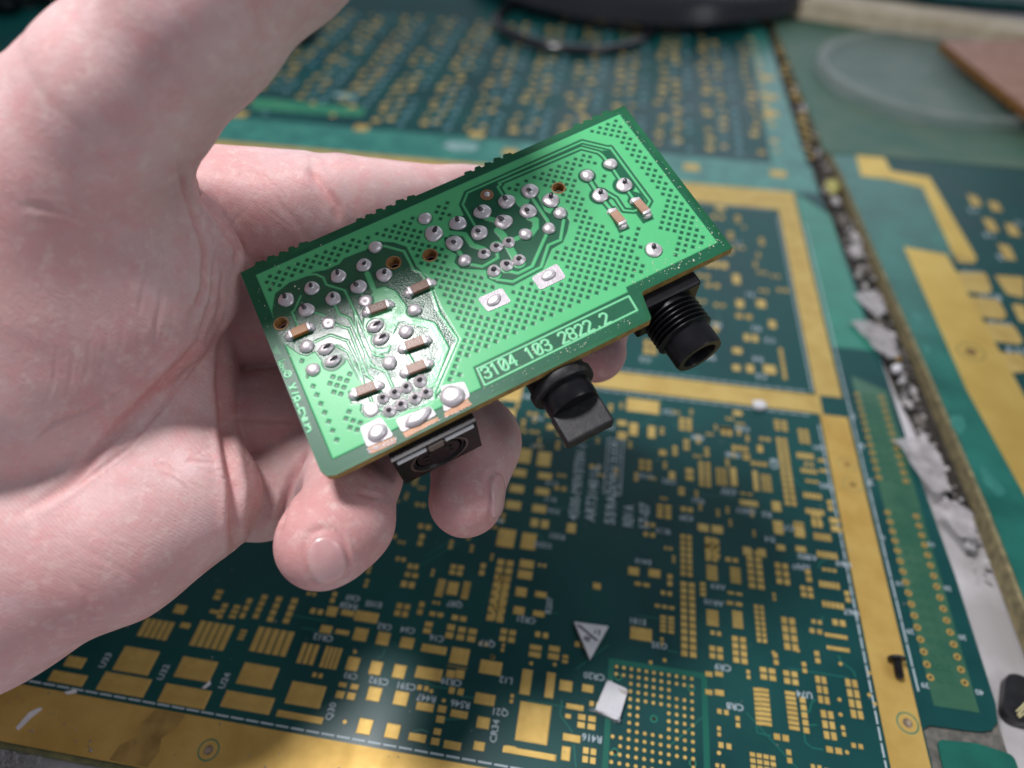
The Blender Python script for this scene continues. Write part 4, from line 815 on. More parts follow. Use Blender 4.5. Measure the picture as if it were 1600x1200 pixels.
# ---- soldered tabs
def tab(pts, blobs, name='soldered_tab'):
    P = [L3(p) for p in pts]; c = sum((Vector(p) for p in P), Vector())/len(P)
    o = slab(name, round_poly([(p[0]-c.x, p[1]-c.y) for p in P], .05), .003, .014, M_tin, brd); o.location = c
    for (tag, x, y, rx, ry, h, a) in blobs:
        u_ = L3(U(tag, x, y)); V, Fs = lathe([(1, 0), (.97, .25), (.85, .6), (.62, .88), (.3, 1), (.18, .93), (.02, .88)], 28); V = jitter(V, .06, int(x))
        V = [(v[0]*rx, v[1]*ry, v[2]*h) for v in V]; s_ = mesh_obj('solder_mound', V, Fs, M_solder, o, True); s_.location = (u_[0]-c.x, u_[1]-c.y, .0145); s_.rotation_euler[2] = a
    return o
tab(tabs[0], [('c3', 1085, 955, .14, .09, .045, .2)]); tab(tabs[1], [('c3', 660, 1150, .14, .09, .045, .2)])
tab(tabs[2], [('Z5', 365, 705, .17, .13, .07, .4)]); tab(tabs[3], [('Z5', 830, 530, .23, .11, .07, .15)]); tab(tabs[4], [('Z5', 1215, 290, .19, .18, .08, 0)])
for pts in (T('Z5', (250, 872), (555, 745), (585, 820), (285, 945)), T('Z5', (645, 705), (1045, 520), (1065, 560), (690, 760)), T('Z5', (1120, 480), (1380, 285), (1400, 340), (1440, 380), (1130, 530))):
    pts = [(p[0], min(p[1], vb-.03)) for p in pts]
    slab('bare_copper_edge', [(p[0], -p[1]) for p in pts], .001, .008, M_copper, brd)
J = Join()
r_ = random.Random(3)
for k in range(90):
    c = U('Z5', 250+r_.uniform(0, 330), 925-r_.uniform(0, 1)*0); x = 250+r_.uniform(0, 330); c = U('Z5', x, 925-(x-250)*.39+r_.uniform(-45, 15)); s = r_.uniform(.006, .016)
    if c[1] < vb-.02: J.add(*lathe([(s, 0), (s*.6, s*.7)], 6), L3(c, .008))
for k in range(60):
    x = r_.uniform(640, 1440); c = U('Z5', x, 760-(x-640)*.46+r_.uniform(-6, 4)); s = r_.uniform(.006, .012)
    if c[1] < vb-.01: J.add(*lathe([(s, 0), (s*.6, s*.7)], 6), L3(c, .006))
stuff(J.obj('solder_crumbs', M_tin, brd))
# pale specks of dust near the board's edges
J = Join()
for k in range(520):
    e_ = r_.random()
    if e_ < .35: u_, v_ = 7.45-abs(r_.gauss(0, .12)), r_.uniform(.1, 3.5)
    elif e_ < .6: u_, v_ = r_.uniform(5.6, 7.3), 3.5-abs(r_.gauss(0, .25))
    elif e_ < .8: u_, v_ = r_.uniform(2.2, 5.4), 4.0-abs(r_.gauss(0, .12))
    else: u_, v_ = .4+r_.gauss(0, .5), 1.0+r_.gauss(0, .6)
    if not (0.05 < u_ < 7.38 and .1 < v_ < (3.52 if u_ > notch_u-.1 else 4.03)): continue
    s = abs(r_.gauss(0, .0055))+.0035; J.add(*lathe([(s, 0), (s*.5, s*.8)], 5), (u_, -v_, .004))
stuff(J.obj('dust_specks', mat('pale_dust', (.62, .66, .50), rough=.8), brd))

# ---- chip capacitors
def chip(tag, e0, e1, w, m=M_cap, prnt=True, wf=1.0):
    a = Vector(L3(U(tag, *e0))); b_ = Vector(L3(U(tag, *e1))); L_ = (b_-a).length; c = (a+b_)/2
    o = empty('chip_capacitor'); o.parent = brd; o.location = (c.x, c.y, .004); o.rotation_euler[2] = math.atan2(b_.y-a.y, b_.x-a.x)
    W_ = w; bl = L_*.52
    bd = bevel_box('chip_body', bl, W_, .075, .008, m, o); bd.location = (0, 0, .048)
    for s in (-1, 1):
        t_ = bevel_box('end_cap', L_*.12, W_*1.03, .082, .012, M_solder, o, 2, True); t_.location = (s*(bl/2+L_*.05), 0, .047)
        V, Fs = lathe([(1, 0), (.95, .25), (.8, .6), (.5, .9), (.02, 1)], 20); V = [(v[0]*L_*.15, v[1]*W_*.56, v[2]*.06) for v in jitter(V, .1, int(w*1000+s))]
        f_ = mesh_obj('solder_fillet', V, Fs, M_solder, o, True); f_.location = (s*(bl/2+L_*.11), 0, .002)
    if prnt:
        for s in (-1, 1): mesh_obj('chip_print', *slab_data(circle(s*bl*.2, 0, W_*.27, 16), .0865, .0872, [circle(s*bl*.2, 0, W_*.2, 16)]), M_capw, o)
    return o
chip('Z2', (900, 815), (1290, 645), .155, prnt=False); chip('Z2', (375, 1055), (770, 915), .155); chip('Z3', (375, 395), (740, 235), .15, M_capo, False)
chip('Z4', (820, 545), (1235, 400), .155); chip('Z4', (845, 850), (1260, 690), .155, prnt=False); chip('Z4', (205, 1125), (640, 960), .155)
chip('c4', (592, 645), (700, 765), .15, mat('tan_chip', (.42, .25, .17), (.34, .2, .13), 10, .5), False); chip('c4', (448, 712), (548, 832), .15, bpy.data.materials['tan_chip'], False)

# ---- connectors on the far side of the board
def conn(name, u_, v_, w_):
    o = empty(name); o.parent = brd; o.location = (u_, -v_, w_); return o
def along_v(V): return [(v[0], -v[2], v[1]) for v in V]     # lathe axis z -> board +v (local -y)
# round multi pin socket
cw0 = U('px', 607, 700)[0]+.02; cw1 = uv(735, 640)[0]+.08
uc = (uv(612, 714, -.25)[0]+uv(742, 662, -.25)[0])/2
d_ = conn('round_socket', uc, 4.14, -.16)
Wd = 1.40; Hd = 1.12
b1 = bevel_box('socket_body', Wd, 1.1, Hd-.02, .02, M_conn, d_); b1.location = (0, .62, -Hd/2-.01)
fr = slab('socket_face', rect(-Wd/2, -Hd, Wd/2, 0), -.14, 0, M_conn, d_, [circle(0, -.60, .50, 48)])
fr.data.transform(Matrix(((1, 0, 0, 0), (0, 0, -1, 0), (0, 1, 0, 0), (0, 0, 0, 1)))); fr.location = (0, -.10, 0)
for s, x0, x1 in ((-1, -.64, -.16), (1, .16, .64)):
    lp = bevel_box('shield_edge', x1-x0, .035, .075, .006, mat('bright_tin', (.9, .9, .92), rough=.35, metal=.1), d_); lp.location = ((x0+x1)/2, -.112, -.115)
for nm, r0, r1, y0, y1, mm in (('shell_ring', .50, .46, -.01, .14, mat('dull_nickel', (.22, .21, .2), rough=.35, metal=.9)), ('outer_ring', .455, .40, .03, .2, M_conn)):
    V, Fs = lathe([(r0, y1-.6), (r0, -y0), (r1, -y0), (r1, y1-.6)], 48, False); mesh_obj(nm, along_v(V), Fs, mm, d_, True).location = (0, -.10, -.60)
V, Fs = lathe([(.37, -.35), (.37, -.02), (.355, -.005), (.01, -.005)], 40); o = mesh_obj('pin_insulator', along_v(V), Fs, M_conn, d_, True); o.location = (0, -.09, -.60)
kn = bevel_box('key_notch', .26, .06, .22, .02, mat('grey_metal', (.28, .26, .23), rough=.4, metal=.7), d_); kn.location = (0, -.085, -.2)
for k in range(7):
    t_ = -math.pi/2+(k-3)*.62; V, Fs = lathe([(.035, 0), (.035, .006)], 10); o = mesh_obj('pin_hole', along_v(V), Fs, M_dark_hole, d_); o.location = (.22*math.cos(t_), -.098, -.60-.22*math.sin(t_)*1)
# adjustment shaft with a flat tip
us = (uv(828, 600, -.4)[0]+uv(930, 570, -.4)[0])/2-.06
d_ = conn('knob_shaft', us, 4.05, -.16)
V, Fs = lathe([(.50, -.5), (.50, .02), (.55, .04), (.55, .16), (.53, .19), (.43, .20)], 56); mesh_obj('shaft_bushing', along_v(V), Fs, M_dust, d_, True).location = (0, -.04, -.44)
V, Fs = lathe([(.43, 0), (.43, .44), (.41, .47), (.01, .48)], 48); mesh_obj('round_shaft', along_v(V), Fs, M_conn, d_, True).location = (0, -.1, -.44)
bm = bmesh.new(); bmesh.ops.create_cube(bm, size=1); bmesh.ops.scale(bm, vec=(.84, .56, .30), verts=bm.verts); bmesh.ops.bevel(bm, geom=bm.edges[:], offset=.045, segments=3, affect='EDGES', profile=.5)
o = bm_obj('flat_tip', bm, M_dust, d_); o.location = (.0, -.80, -.50)
# threaded jack
uj = (uv(1035, 548, -.62)[0]+uv(1117, 512, -.62)[0])/2
d_ = conn('threaded_jack', uj, 3.62, -.16)
bx = bevel_box('jack_body', 1.12, 1.2, 1.0, .05, M_conn, d_); bx.location = (.02, .40, -.5)
prof = [(.44, -.3), (.44, .10)]
for k in range(6): prof += [(.44, .12+k*.085), (.50, .14+k*.085), (.50, .155+k*.085), (.43, .185+k*.085)]
prof += [(.42, .64), (.42, .98), (.405, 1.02), (.30, 1.02), (.285, .98), (.28, .2), (.01, .2)]
V, Fs = lathe(prof, 56); o = mesh_obj('jack_barrel', along_v(V), Fs, M_conn, d_, True); o.location = (.0, -.14, -.50)
V, Fs = lathe([(.275, 0), (.2, .02), (.12, .02), (.1, -.2)], 32, False); o = mesh_obj('contact_ring', along_v(V), Fs, mat('inner_grey', (.03, .03, .03), rough=.3, metal=.5), d_, True); o.location = (0, -.60, -.50)
# the back of the board: bodies that show only from the side
bx = bevel_box('relay_can', 2.2, 1.6, .8, .04, M_conn, brd); bx.location = (4.1, -2.0, -.57)
# ================================================================== the hand: one continuous surface
# joints are given as (photo x, photo y, depth in cm from the camera, radius in cm) and evaluated in camera axes
def C3(x, y, d): return np.array([(x-800)/F*d, -(y-600)/F*d, -d])
def smin(a, b, k):
    h = np.maximum(k-np.abs(a-b), 0)/k; return np.minimum(a, b)-h*h*k*.25
#        chain nodes, smooth-blend to the previous shapes, depth flattening
HAND = [
 [('thenar',  [(-420, 620, 11.6, 2.9), (-60, 480, 11.4, 3.0), (95, 375, 11.3, 1.9)], .5, 1.25),
  ('thenar2', [(60, 560, 11.4, 1.95), (205, 460, 11.4, 1.32), (262, 400, 11.6, .95)], .7, 1.2),
  ('thumb',   [(60, 330, 11.0, 2.10), (190, 152, 9.95, 1.16), (302, 30, 9.55, 1.07), (430, -110, 9.4, 1.1), (580, -230, 9.5, 1.0)], .8, 1.0),
  ('web',     [(232, 300, 11.9, .50), (290, 385, 12.3, .70), (290, 450, 12.4, .70)], .4, 1.0),
  ('fold',    [(262, 282, 12.0, .17), (306, 338, 12.0, .22), (343, 405, 12.0, .25), (332, 472, 12.1, .28), (285, 555, 12.3, .35)], .22, 1.0)],
 [('wrist',   [(-700, 900, 12.3, 3.2), (-260, 840, 12.0, 3.1)], 1.2, 1.0),
  ('hypo',    [(-260, 930, 11.4, 2.5), (-40, 905, 11.3, 1.75), (170, 845, 11.5, 1.30), (300, 775, 11.9, 1.12)], .9, 1.1),
  ('palm',    [(0, 790, 12.2, 1.85), (180, 700, 12.5, 1.55), (262, 600, 12.9, 1.25)], .9, 1.0),
  ('pads',    [(285, 775, 12.3, 1.02), (268, 650, 12.8, .95), (270, 540, 12.9, .9), (310, 430, 13.1, .95)], .6, 1.0)],
 [('index',   [(352, 325, 13.4, 1.16), (470, 330, 13.6, 1.12)], .35, 1.0)],
 [('index2',  [(530, 334, 13.8, 1.12), (735, 345, 14.4, 1.0), (850, 400, 14.6, .88), (920, 490, 14.1, .72), (928, 548, 13.5, .62)], .12, 1.0)],
 [('middle',  [(395, 500, 13.9, 1.08), (560, 500, 14.5, .95), (720, 490, 14.9, .85), (840, 520, 14.5, .7)], .12, 1.0)],
 [('ring',    [(412, 655, 13.7, 1.02), (560, 630, 14.3, .90), (700, 640, 13.8, .84), (742, 690, 12.9, .74), (728, 780, 12.15, .655)], .10, 1.0)],
 [('little',  [(408, 770, 13.3, .92), (500, 742, 13.5, .88), (555, 745, 12.3, .72), (538, 812, 11.35, .70), (505, 848, 10.95, .74)], .10, 1.0)],
]
GJOIN = [.1, .22, .22, .12, .12, .10, .10]
GRP = []
for g_ in HAND:
    pr = []
    for nm, nodes, k, fl in g_:
        for i, (a, b_) in enumerate(zip(nodes, nodes[1:])):
            pr.append((C3(*a[:3]), C3(*b_[:3]), a[3], b_[3], k if i == 0 else .45, fl))
    GRP.append(pr)
def sdf(P):
    D_ = None
    for pr, kj in zip(GRP, GJOIN):
        d = None
        for a, b_, ra, rb, k, fl in pr:
            s = np.array([1, 1, fl]); A = a*s; Bq = b_*s; Q = P*s; ba = Bq-A
            t = np.clip(((Q-A)@ba)/(ba@ba), 0, 1)
            e = np.linalg.norm(Q-A-t[..., None]*ba, axis=-1)-(ra+(rb-ra)*t)
            d = e if d is None else smin(d, e, k)
        D_ = d if D_ is None else smin(D_, d, kj)
    return D_
h_ = .075
lo = np.array([-17.5, -6.8, -17.2]); hi = np.array([3.0, 9.0, -7.8])
B8 = 8
nb = np.ceil((hi-lo)/(h_*B8)).astype(int)
cen = np.stack(np.meshgrid(*[lo[i]+(np.arange(nb[i])+.5)*h_*B8 for i in range(3)], indexing='ij'), -1)
dc = sdf(cen.reshape(-1, 3)).reshape(nb)
act = np.argwhere(np.abs(dc) < h_*B8*1.35)
shape = nb*B8
D = np.repeat(np.repeat(np.repeat(np.sign(dc)*5, B8, 0), B8, 1), B8, 2).astype(np.float32)
loc = np.stack(np.meshgrid(*[np.arange(B8)]*3, indexing='ij'), -1).reshape(-1, 3)
for s0 in range(0, len(act), 600):
    A_ = act[s0:s0+600]; ijk = (A_[:, None, :]*B8+loc[None]).reshape(-1, 3)
    D[ijk[:, 0], ijk[:, 1], ijk[:, 2]] = sdf(lo+ijk*h_)
def surface_nets(D):
    Sg = D < 0; nx, ny, nz = D.shape
    c = np.zeros((nx-1, ny-1, nz-1), np.int8)
    for dx in (0, 1):
        for dy in (0, 1):
            for dz in (0, 1): c += Sg[dx:nx-1+dx, dy:ny-1+dy, dz:nz-1+dz]
    cells = np.argwhere((c > 0) & (c < 8)); idx = -np.ones((nx-1, ny-1, nz-1), np.int64); idx[tuple(cells.T)] = np.arange(len(cells))
    acc = np.zeros((len(cells), 3)); cnt = np.zeros(len(cells))
    cor = [(0,0,0),(1,0,0),(0,1,0),(1,1,0),(0,0,1),(1,0,1),(0,1,1),(1,1,1)]
    for a, b_ in ((0,1),(2,3),(4,5),(6,7),(0,2),(1,3),(4,6),(5,7),(0,4),(1,5),(2,6),(3,7)):
        ca, cb = np.array(cor[a]), np.array(cor[b_]); va = D[tuple((cells+ca).T)]; vb_ = D[tuple((cells+cb).T)]
        m_ = (va < 0) != (vb_ < 0); t = va/(va-vb_+1e-20); p = ca+t[:, None]*(cb-ca); acc[m_] += p[m_]; cnt[m_] += 1
    V = lo+(cells+acc/cnt[:, None])*h_
    Q = []
    for ax in range(3):
        sl0 = [slice(0, n-1) for n in D.shape]; sl1 = list(sl0); sl1[ax] = slice(1, None)
        e = [slice(1, n-1) for n in D.shape]; e0 = list(e); e0[ax] = slice(0, D.shape[ax]-1); e1 = list(e); e1[ax] = slice(1, D.shape[ax])
        a = Sg[tuple(e0)]; b_ = Sg[tuple(e1)]; ch = np.argwhere(a != b_); off = np.array([1, 1, 1]); off[ax] = 0; g_ = ch+off
        o1, o2 = [i for i in range(3) if i != ax]; u1 = np.zeros(3, int); u1[o1] = 1; u2 = np.zeros(3, int); u2[o2] = 1
        q_ = np.stack([idx[tuple((g_-u1-u2).T)], idx[tuple((g_-u2).T)], idx[tuple(g_.T)], idx[tuple((g_-u1).T)]], -1)
        flip = a[tuple(ch.T)] if ax != 1 else ~a[tuple(ch.T)]
        q_[~flip] = q_[~flip][:, ::-1]; Q.append(q_)
    return V, np.concatenate(Q)
HV, HF = surface_nets(D)
def grad(P, e=.02):
    g_ = np.stack([sdf(P+np.eye(3)[i]*e)-sdf(P-np.eye(3)[i]*e) for i in range(3)], -1); return g_/(np.linalg.norm(g_, axis=1, keepdims=True)+1e-9)
# one split of every quad, snapped back on the surface
def subdivide(V, Fq):
    E = np.sort(np.concatenate([Fq[:, [0, 1]], Fq[:, [1, 2]], Fq[:, [2, 3]], Fq[:, [3, 0]]]), 1)
    key = E[:, 0]*len(V)+E[:, 1]; uq, inv_ = np.unique(key, return_inverse=True); ea, eb = uq//len(V), uq % len(V)
    n = len(Fq); e = inv_.reshape(4, n)+len(V); cidx = np.arange(n)+len(V)+len(uq)
    V2 = np.concatenate([V, (V[ea]+V[eb])/2, V[Fq].mean(1)])
    F2 = np.concatenate([np.stack([Fq[:, 0], e[0], cidx, e[3]], 1), np.stack([e[0], Fq[:, 1], e[1], cidx], 1), np.stack([cidx, e[1], Fq[:, 2], e[2]], 1), np.stack([e[3], cidx, e[2], Fq[:, 3]], 1)])
    return V2, F2
HV, HF = subdivide(HV, HF)
G = grad(HV); HV = HV-G*sdf(HV)[:, None]; G = grad(HV)
PXv = np.stack([800+F*HV[:, 0]/-HV[:, 2], 600-F*HV[:, 1]/-HV[:, 2]], -1)
facing = np.clip((G*(-HV/np.linalg.norm(HV, axis=1, keepdims=True))).sum(1), 0, 1)
# ---- folds and creases of the skin: (points in the photo, half width px, depth cm, nearest and farthest depth)
CR = [
 ([(10, 815), (60, 785), (110, 752), (150, 705), (230, 622), (300, 548), (345, 492)], 8, .045, 0, 99),
 ([(60, 800), (140, 745), (200, 700), (250, 640), (320, 560), (365, 470)], 3, .02, 0, 99),
 ([(280, 238), (283, 270), (290, 300), (300, 330), (320, 390), (318, 450), (290, 510)], 5, .05, 0, 12.2),
 ([(300, 280), (330, 320), (370, 370), (388, 410)], 5, .045, 11.6, 99),
 ([(283, 275), (310, 300), (345, 345), (372, 392), (368, 430)], 5, .05, 11.2, 99),
 ([(480, 258), (500, 285), (525, 320), (530, 352)], 7, .05, 0, 99),
 ([(400, 262), (430, 310), (470, 355), (490, 390)], 6, .016, 0, 99),
 ([(345, 232), (400, 262), (440, 300), (460, 330)], 3, .012, 0, 99),
 ([(390, 0), (408, 40), (413, 75)], 9, .03, 0, 99), ([(400, -10), (425, 30), (432, 55)], 7, .014, 0, 99), ([(420, 15), (440, 60)], 6, .01, 0, 99),
 ([(350, 515), (345, 600), (352, 680), (365, 760), (366, 880)], 8, .10, 0, 99),
 ([(480, 700), (455, 750), (432, 832)], 6, .08, 0, 99),
 ([(285, 720), (320, 722), (350, 725)], 3, .02, 0, 99), ([(350, 655), (470, 660)], 3, .02, 0, 99),
 ([(110, 900), (135, 930), (140, 985)], 6, .012, 0, 99), ([(75, 820), (120, 850), (190, 890), (250, 930)], 4, .007, 0, 99),
 ([(40, 700), (80, 660), (140, 640), (220, 590), (290, 530)], 4, .02, 0, 99),
 ([(250, 340), (258, 400), (250, 480), (235, 540), (200, 600)], 4, .012, 0, 12.4), ([(225, 330), (228, 420), (215, 500)], 3, .015, 0, 12), ([(335, 400), (330, 470), (305, 530)], 4, .03, 0, 13), ([(350, 420), (345, 480), (318, 545)], 3, .02, 0, 13),
 ([(165, 700), (200, 690), (250, 640), (300, 560)], 3, .015, 0, 99), ([(230, 720), (280, 740), (320, 770)], 3, .012, 0, 99), ([(245, 735), (290, 760), (300, 800)], 3, .012, 0, 99),
 ([(120, 250), (200, 230), (270, 170)], 6, .015, 0, 99), ([(150, 330), (230, 350), (240, 330)], 7, .02, 0, 99), ([(30, 320), (110, 330), (170, 350), (220, 330)], 6, .02, 0, 99),
 ([(545, 745), (560, 770), (600, 780)], 4, .02, 0, 99),
]
for k in range(46):                                             # fine lines of the web and the palm
    cx_, cy_, a0, L_ = [(300, 300, -1.1, 60), (330, 420, -1.35, 80), (240, 640, -.75, 80), (300, 700, .3, 50), (430, 320, .85, 60), (180, 760, .7, 90), (300, 160, -.9, 60), (340, 60, -1.0, 50)][k % 8]
    x = cx_+rng.normal()*38; y = cy_+rng.normal()*38; a = a0+rng.normal()*.18; L_ = L_*rng.uniform(.4, 1); c_, s_ = math.cos(a), math.sin(a); w_ = rng.normal()*6
    CR.append(([(x-c_*L_/2, y-s_*L_/2), (x-s_*w_, y+c_*w_), (x+c_*L_/2, y+s_*L_/2)], rng.uniform(1.6, 2.8), rng.uniform(.004, .012), 0, 99))
for k in range(14):
    x = 300+k*8+rng.uniform(-3, 3); y = 150-k*6+rng.uniform(-8, 8); CR.append(([(x, y), (x+30, y-28), (x+52, y-60)], 2.5, .006, 0, 11.5))
for k in range(10):
    x = 70+k*26; y = 640-k*10+rng.uniform(-10, 10); CR.append(([(x, y), (x+14, y-45), (x+20, y-100)], 3, .005, 0, 12))
disp = np.zeros(len(HV)); red = np.zeros(len(HV))
for pts, w, dep, d0, d1 in CR:
    P = np.array(pts, float); bb0 = P.min(0)-4*w; bb1 = P.max(0)+4*w
    m_ = (PXv[:, 0] > bb0[0]) & (PXv[:, 0] < bb1[0]) & (PXv[:, 1] > bb0[1]) & (PXv[:, 1] < bb1[1]) & (facing > .02) & (-HV[:, 2] > d0) & (-HV[:, 2] < d1); i_ = np.where(m_)[0]
    if not len(i_): continue
    q_ = PXv[i_]; dd = np.full(len(i_), 1e9); tt = np.zeros(len(i_)); Lc = np.concatenate([[0], np.cumsum(np.linalg.norm(np.diff(P, axis=0), axis=1))])
    for j in range(len(P)-1):
        ba = P[j+1]-P[j]; t = np.clip(((q_-P[j])@ba)/(ba@ba), 0, 1); e = np.linalg.norm(q_-P[j]-t[:, None]*ba, axis=1); b_ = e < dd; dd[b_] = e[b_]; tt[b_] = ((Lc[j]+t*np.linalg.norm(ba))/Lc[-1])[b_]
    taper = np.clip(np.minimum(tt, 1-tt)*6, 0, 1)
    disp[i_] -= dep*np.exp(-(dd/w)**2)*taper-dep*.35*np.exp(-((dd-2.0*w)/w)**2)*taper
    red[i_] = np.maximum(red[i_], .6*np.exp(-(dd/(w*1.3))**2)*taper*min(1, dep*20))
# soft lumpiness of flesh
def vnoise(P, f_, seed):
    r_ = np.random.default_rng(seed); s = np.zeros(len(P))
    for k in range(14):
        a = r_.normal(size=3); a = a/np.linalg.norm(a)*f_*r_.uniform(.6, 1.5); s += np.sin(P@a+r_.uniform(0, 6.28))
    return s/14**.5
disp += .012*vnoise(HV, 2.6, 1)+.004*vnoise(HV, 7, 2)
tips = [(C3(505, 848, 10.95), 1.1), (C3(728, 778, 12.15), 1.0), (C3(925, 548, 13.5), 1.0), (C3(60, 420, 9), 1.8), (C3(345, 330, 12.4), 1.2), (C3(100, 930, 10.3), 1.4)]
for k, (c_, r) in enumerate(tips):
    red = np.maximum(red, (.85 if k < 3 else .42)*np.exp(-(np.linalg.norm(HV-c_, axis=1)/r)**2*.9))
# ---- nails
NAIL = [('little', C3(512, 880, 10.25), (.30, .46), C3(560, 845, 11.0)-C3(470, 862, 11.0), (.25, -.75, .75)),
        ('ring', C3(779, 778, 11.9), (.43, .27), C3(770, 690, 12.2)-C3(765, 850, 12.1), (.95, -.05, .45))]
def frame(n, a):
    n = n/np.linalg.norm(n); a = a-n*(a@n); a = a/np.linalg.norm(a); return n, a, np.cross(n, a)
nails = []
for nm, c_, (la, lb), ax, n in NAIL:
    n, a, b_ = frame(np.array(n, float), ax); p = c_[None].copy()
    p = c_ + 0*n
    # march onto the surface
    for _ in range(30): p = p-grad(p[None])[0]*sdf(p[None])[0]
    n, a, b_ = frame(grad(p[None])[0], ax)
    nails.append((p, n, a, b_, la, lb))
    Lq = HV-p; x = Lq@a/la; y = Lq@b_/lb; z = Lq@n
    # rim of skin around the plate: groove then fold
    rr = (np.abs(x)**2.6+np.abs(y)**2.6)**(1/2.6); near = np.abs(z) < .5
    disp += near*(-.026*np.exp(-((rr-1.0)/.10)**2)+.012*np.exp(-((rr-1.22)/.13)**2)*(1.0-.6*(x < -.6)))
    red = np.maximum(red, near*.75*np.exp(-((rr-1.02)/.10)**2))
HV2 = HV+G*disp[:, None]
world_v = CP+HV2@RC.T
M_skin = bpy.data.materials.new('skin'); M_skin.use_nodes = True; nt = M_skin.node_tree; N = nt.nodes; Lk = nt.links; b = N['Principled BSDF']
tc = N.new('ShaderNodeTexCoord'); ar = N.new('ShaderNodeAttribute'); ar.attribute_name = 'red'
def noise_(scale, det=4, rough_=.5):
    x = N.new('ShaderNodeTexNoise'); x.inputs['Scale'].default_value = scale; x.inputs['Detail'].default_value = det; x.inputs['Roughness'].default_value = rough_; Lk.new(tc.outputs['Object'], x.inputs['Vector']); return x.outputs[0]
def mrange(s, a, b_, c=0, d=1):
    x = N.new('ShaderNodeMapRange'); x.inputs[1].default_value = a; x.inputs[2].default_value = b_; x.inputs[3].default_value = c; x.inputs[4].default_value = d; Lk.new(s, x.inputs[0]); return x.outputs[0]
c1 = mixc((.66, .46, .45), (.59, .38, .375), mrange(noise_(.7, 5), .38, .62)); c2 = mixc(c1, (.71, .51, .52), mrange(noise_(1.9, 4), .52, .75, 0, .8)); c3_ = mixc(c2, (.60, .25, .24), ar.outputs['Fac'])
c4_ = mixc(c3_, (.56, .44, .48), mrange(noise_(.45, 2), .58, .75, 0, .45)); c5_ = mixc(c4_, (.66, .30, .30), mrange(noise_(2.4, 7, .72), .47, .70, 0, .62)); c6_ = mixc(c5_, (.76, .60, .55), mrange(noise_(5, 4, .7), .52, .72, 0, .5)); Lk.new(c6_, b.inputs['Base Color'])
b.inputs['Subsurface Weight'].default_value = .20; b.inputs['Subsurface Radius'].default_value = (.35, .12, .07); b.inputs['Subsurface Scale'].default_value = .6
b.inputs['Roughness'].default_value = .48; b.inputs['Specular IOR Level'].default_value = .33
wv = N.new('ShaderNodeTexWave'); wv.inputs['Scale'].default_value = 7.5; wv.inputs['Distortion'].default_value = 2.2; wv.inputs['Detail'].default_value = 1.5; wv.inputs['Detail Scale'].default_value = .35; wv.bands_direction = 'DIAGONAL'; Lk.new(tc.outputs['Object'], wv.inputs['Vector'])
vo = N.new('ShaderNodeTexVoronoi'); vo.feature = 'DISTANCE_TO_EDGE'; vo.inputs['Scale'].default_value = 11; Lk.new(tc.outputs['Object'], vo.inputs['Vector'])
b1_ = N.new('ShaderNodeBump'); b1_.inputs['Strength'].default_value = .16; b1_.inputs['Distance'].default_value = .012; Lk.new(wv.outputs[0], b1_.inputs['Height'])
b2_ = N.new('ShaderNodeBump'); b2_.inputs['Strength'].default_value = .14; b2_.inputs['Distance'].default_value = .015; Lk.new(mrange(vo.outputs[0], 0, .12), b2_.inputs['Height']); Lk.new(b1_.outputs[0], b2_.inputs['Normal'])
b3_ = N.new('ShaderNodeBump'); b3_.inputs['Strength'].default_value = .3; b3_.inputs['Distance'].default_value = .03; Lk.new(noise_(16, 6, .65), b3_.inputs['Height']); Lk.new(b2_.outputs[0], b3_.inputs['Normal']); mp_ = N.new('ShaderNodeMapping'); mp_.inputs['Rotation'].default_value = (.5, .35, .8); mp_.inputs['Scale'].default_value = (1.1, 9, 1.4); Lk.new(tc.outputs['Object'], mp_.inputs['Vector'])
nl_ = N.new('ShaderNodeTexNoise'); nl_.inputs['Scale'].default_value = 1.6; nl_.inputs['Detail'].default_value = 6; nl_.inputs['Roughness'].default_value = .62; nl_.inputs['Distortion'].default_value = .8; Lk.new(mp_.outputs[0], nl_.inputs['Vector'])
b4_ = N.new('ShaderNodeBump'); b4_.inputs['Strength'].default_value = .30; b4_.inputs['Distance'].default_value = .035; Lk.new(nl_.outputs[0], b4_.inputs['Height']); Lk.new(b3_.outputs[0], b4_.inputs['Normal'])
Lk.new(b4_.outputs[0], b.inputs['Normal'])
rg_ = mrange(noise_(6, 5, .7), .35, .65, .44, .66); Lk.new(rg_, b.inputs['Roughness'])
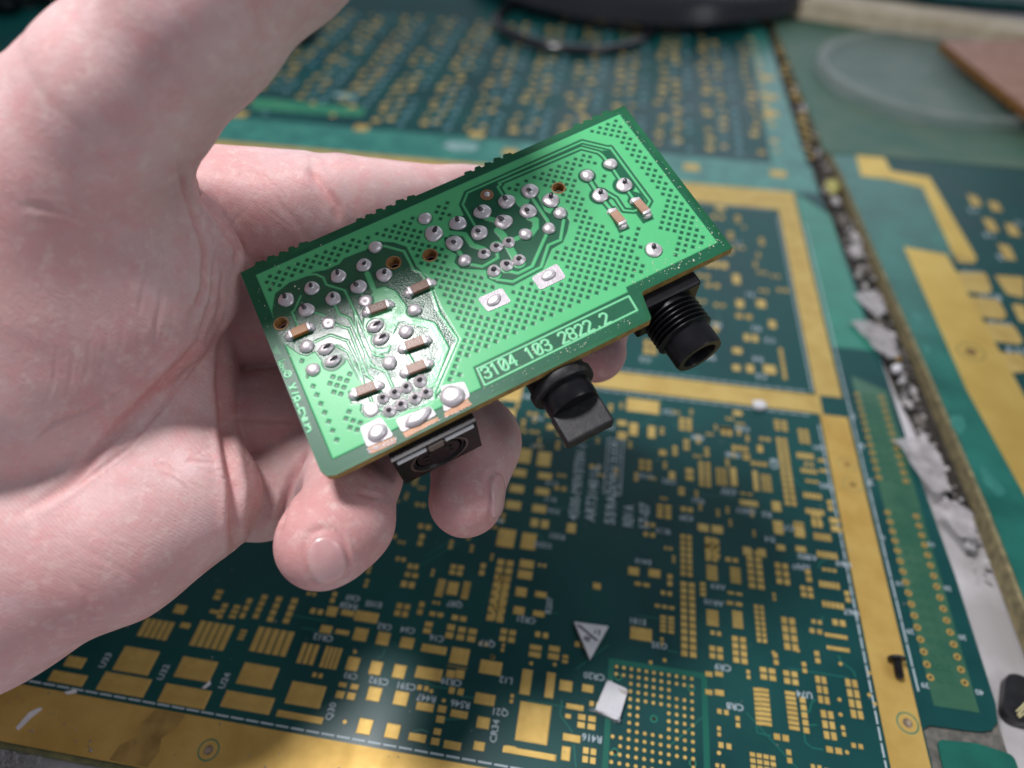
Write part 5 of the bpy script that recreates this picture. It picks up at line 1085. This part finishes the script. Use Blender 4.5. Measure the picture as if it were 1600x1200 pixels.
hand = np_mesh('hand', world_v, HF, M_skin, None, dict(red=red))
thing(hand, "bare left hand, palm up and fingers curled, holding the small green circuit board", 'hand')
M_nail = mat('nail', (.62, .33, .33), (.68, .42, .41), 3, .26, coat=.4, bump=.04, bscale=8)
M_nedge = mat('nail_edge', (.84, .72, .52), (.74, .62, .44), 5, .4)
M_nail.node_tree.nodes['Principled BSDF'].inputs['Subsurface Weight'].default_value = .15
for (p, n, a, b_, la, lb) in nails:
    nr, na = 9, 40; P = []
    for i in range(nr+1):
        for j in range(na):
            t = 2*math.pi*j/na; r = i/nr; cx, sx = math.cos(t), math.sin(t); k_ = (abs(cx)**2.6+abs(sx)**2.6)**(-1/2.6)
            P.append(p+a*la*.97*r*cx*k_+b_*lb*.97*r*sx*k_)
    P = np.array(P)
    for _ in range(6): P = P-grad(P)*(sdf(P)-0)[:, None]
    rr = np.repeat(np.arange(nr+1)/nr, na); P = P+grad(P)*(.020-.034*np.clip((rr-.85)/.15, 0, 1)**2)[:, None]
    Pn = P.reshape(nr+1, na, 3)
    fl_ = [(i*na+j, i*na+(j+1) % na, (i+1)*na+(j+1) % na, (i+1)*na+j) for i in range(nr) for j in range(na)]
    Pw = CP+P@RC.T; nw = RC@n
    def tipside(f_): c_ = P[list(f_)].mean(0)-p; return (c_@a)/la < -.80
    for nm_, sel, m_n, up_ in (('fingernail', [f_ for f_ in fl_ if not tipside(f_)], M_nail, 0), ('nail_edge', [f_ for f_ in fl_ if tipside(f_)], M_nedge, .004)):
        ids = sorted({i for f_ in sel for i in f_}); im = {v: k for k, v in enumerate(ids)}; sel = [tuple(im[i] for i in f_) for f_ in sel]
        if not sel: continue
        top_ = Pw[ids]+nw*up_; bot_ = Pw[ids]-nw*.03; m_ = len(ids)
        o_ = mesh_obj(nm_, list(top_)+list(bot_), sel+[tuple(m_+i for i in reversed(f_)) for f_ in sel], m_n, hand if nm_ == 'fingernail' else nail_o, True, 60)
        if nm_ == 'fingernail': nail_o = o_
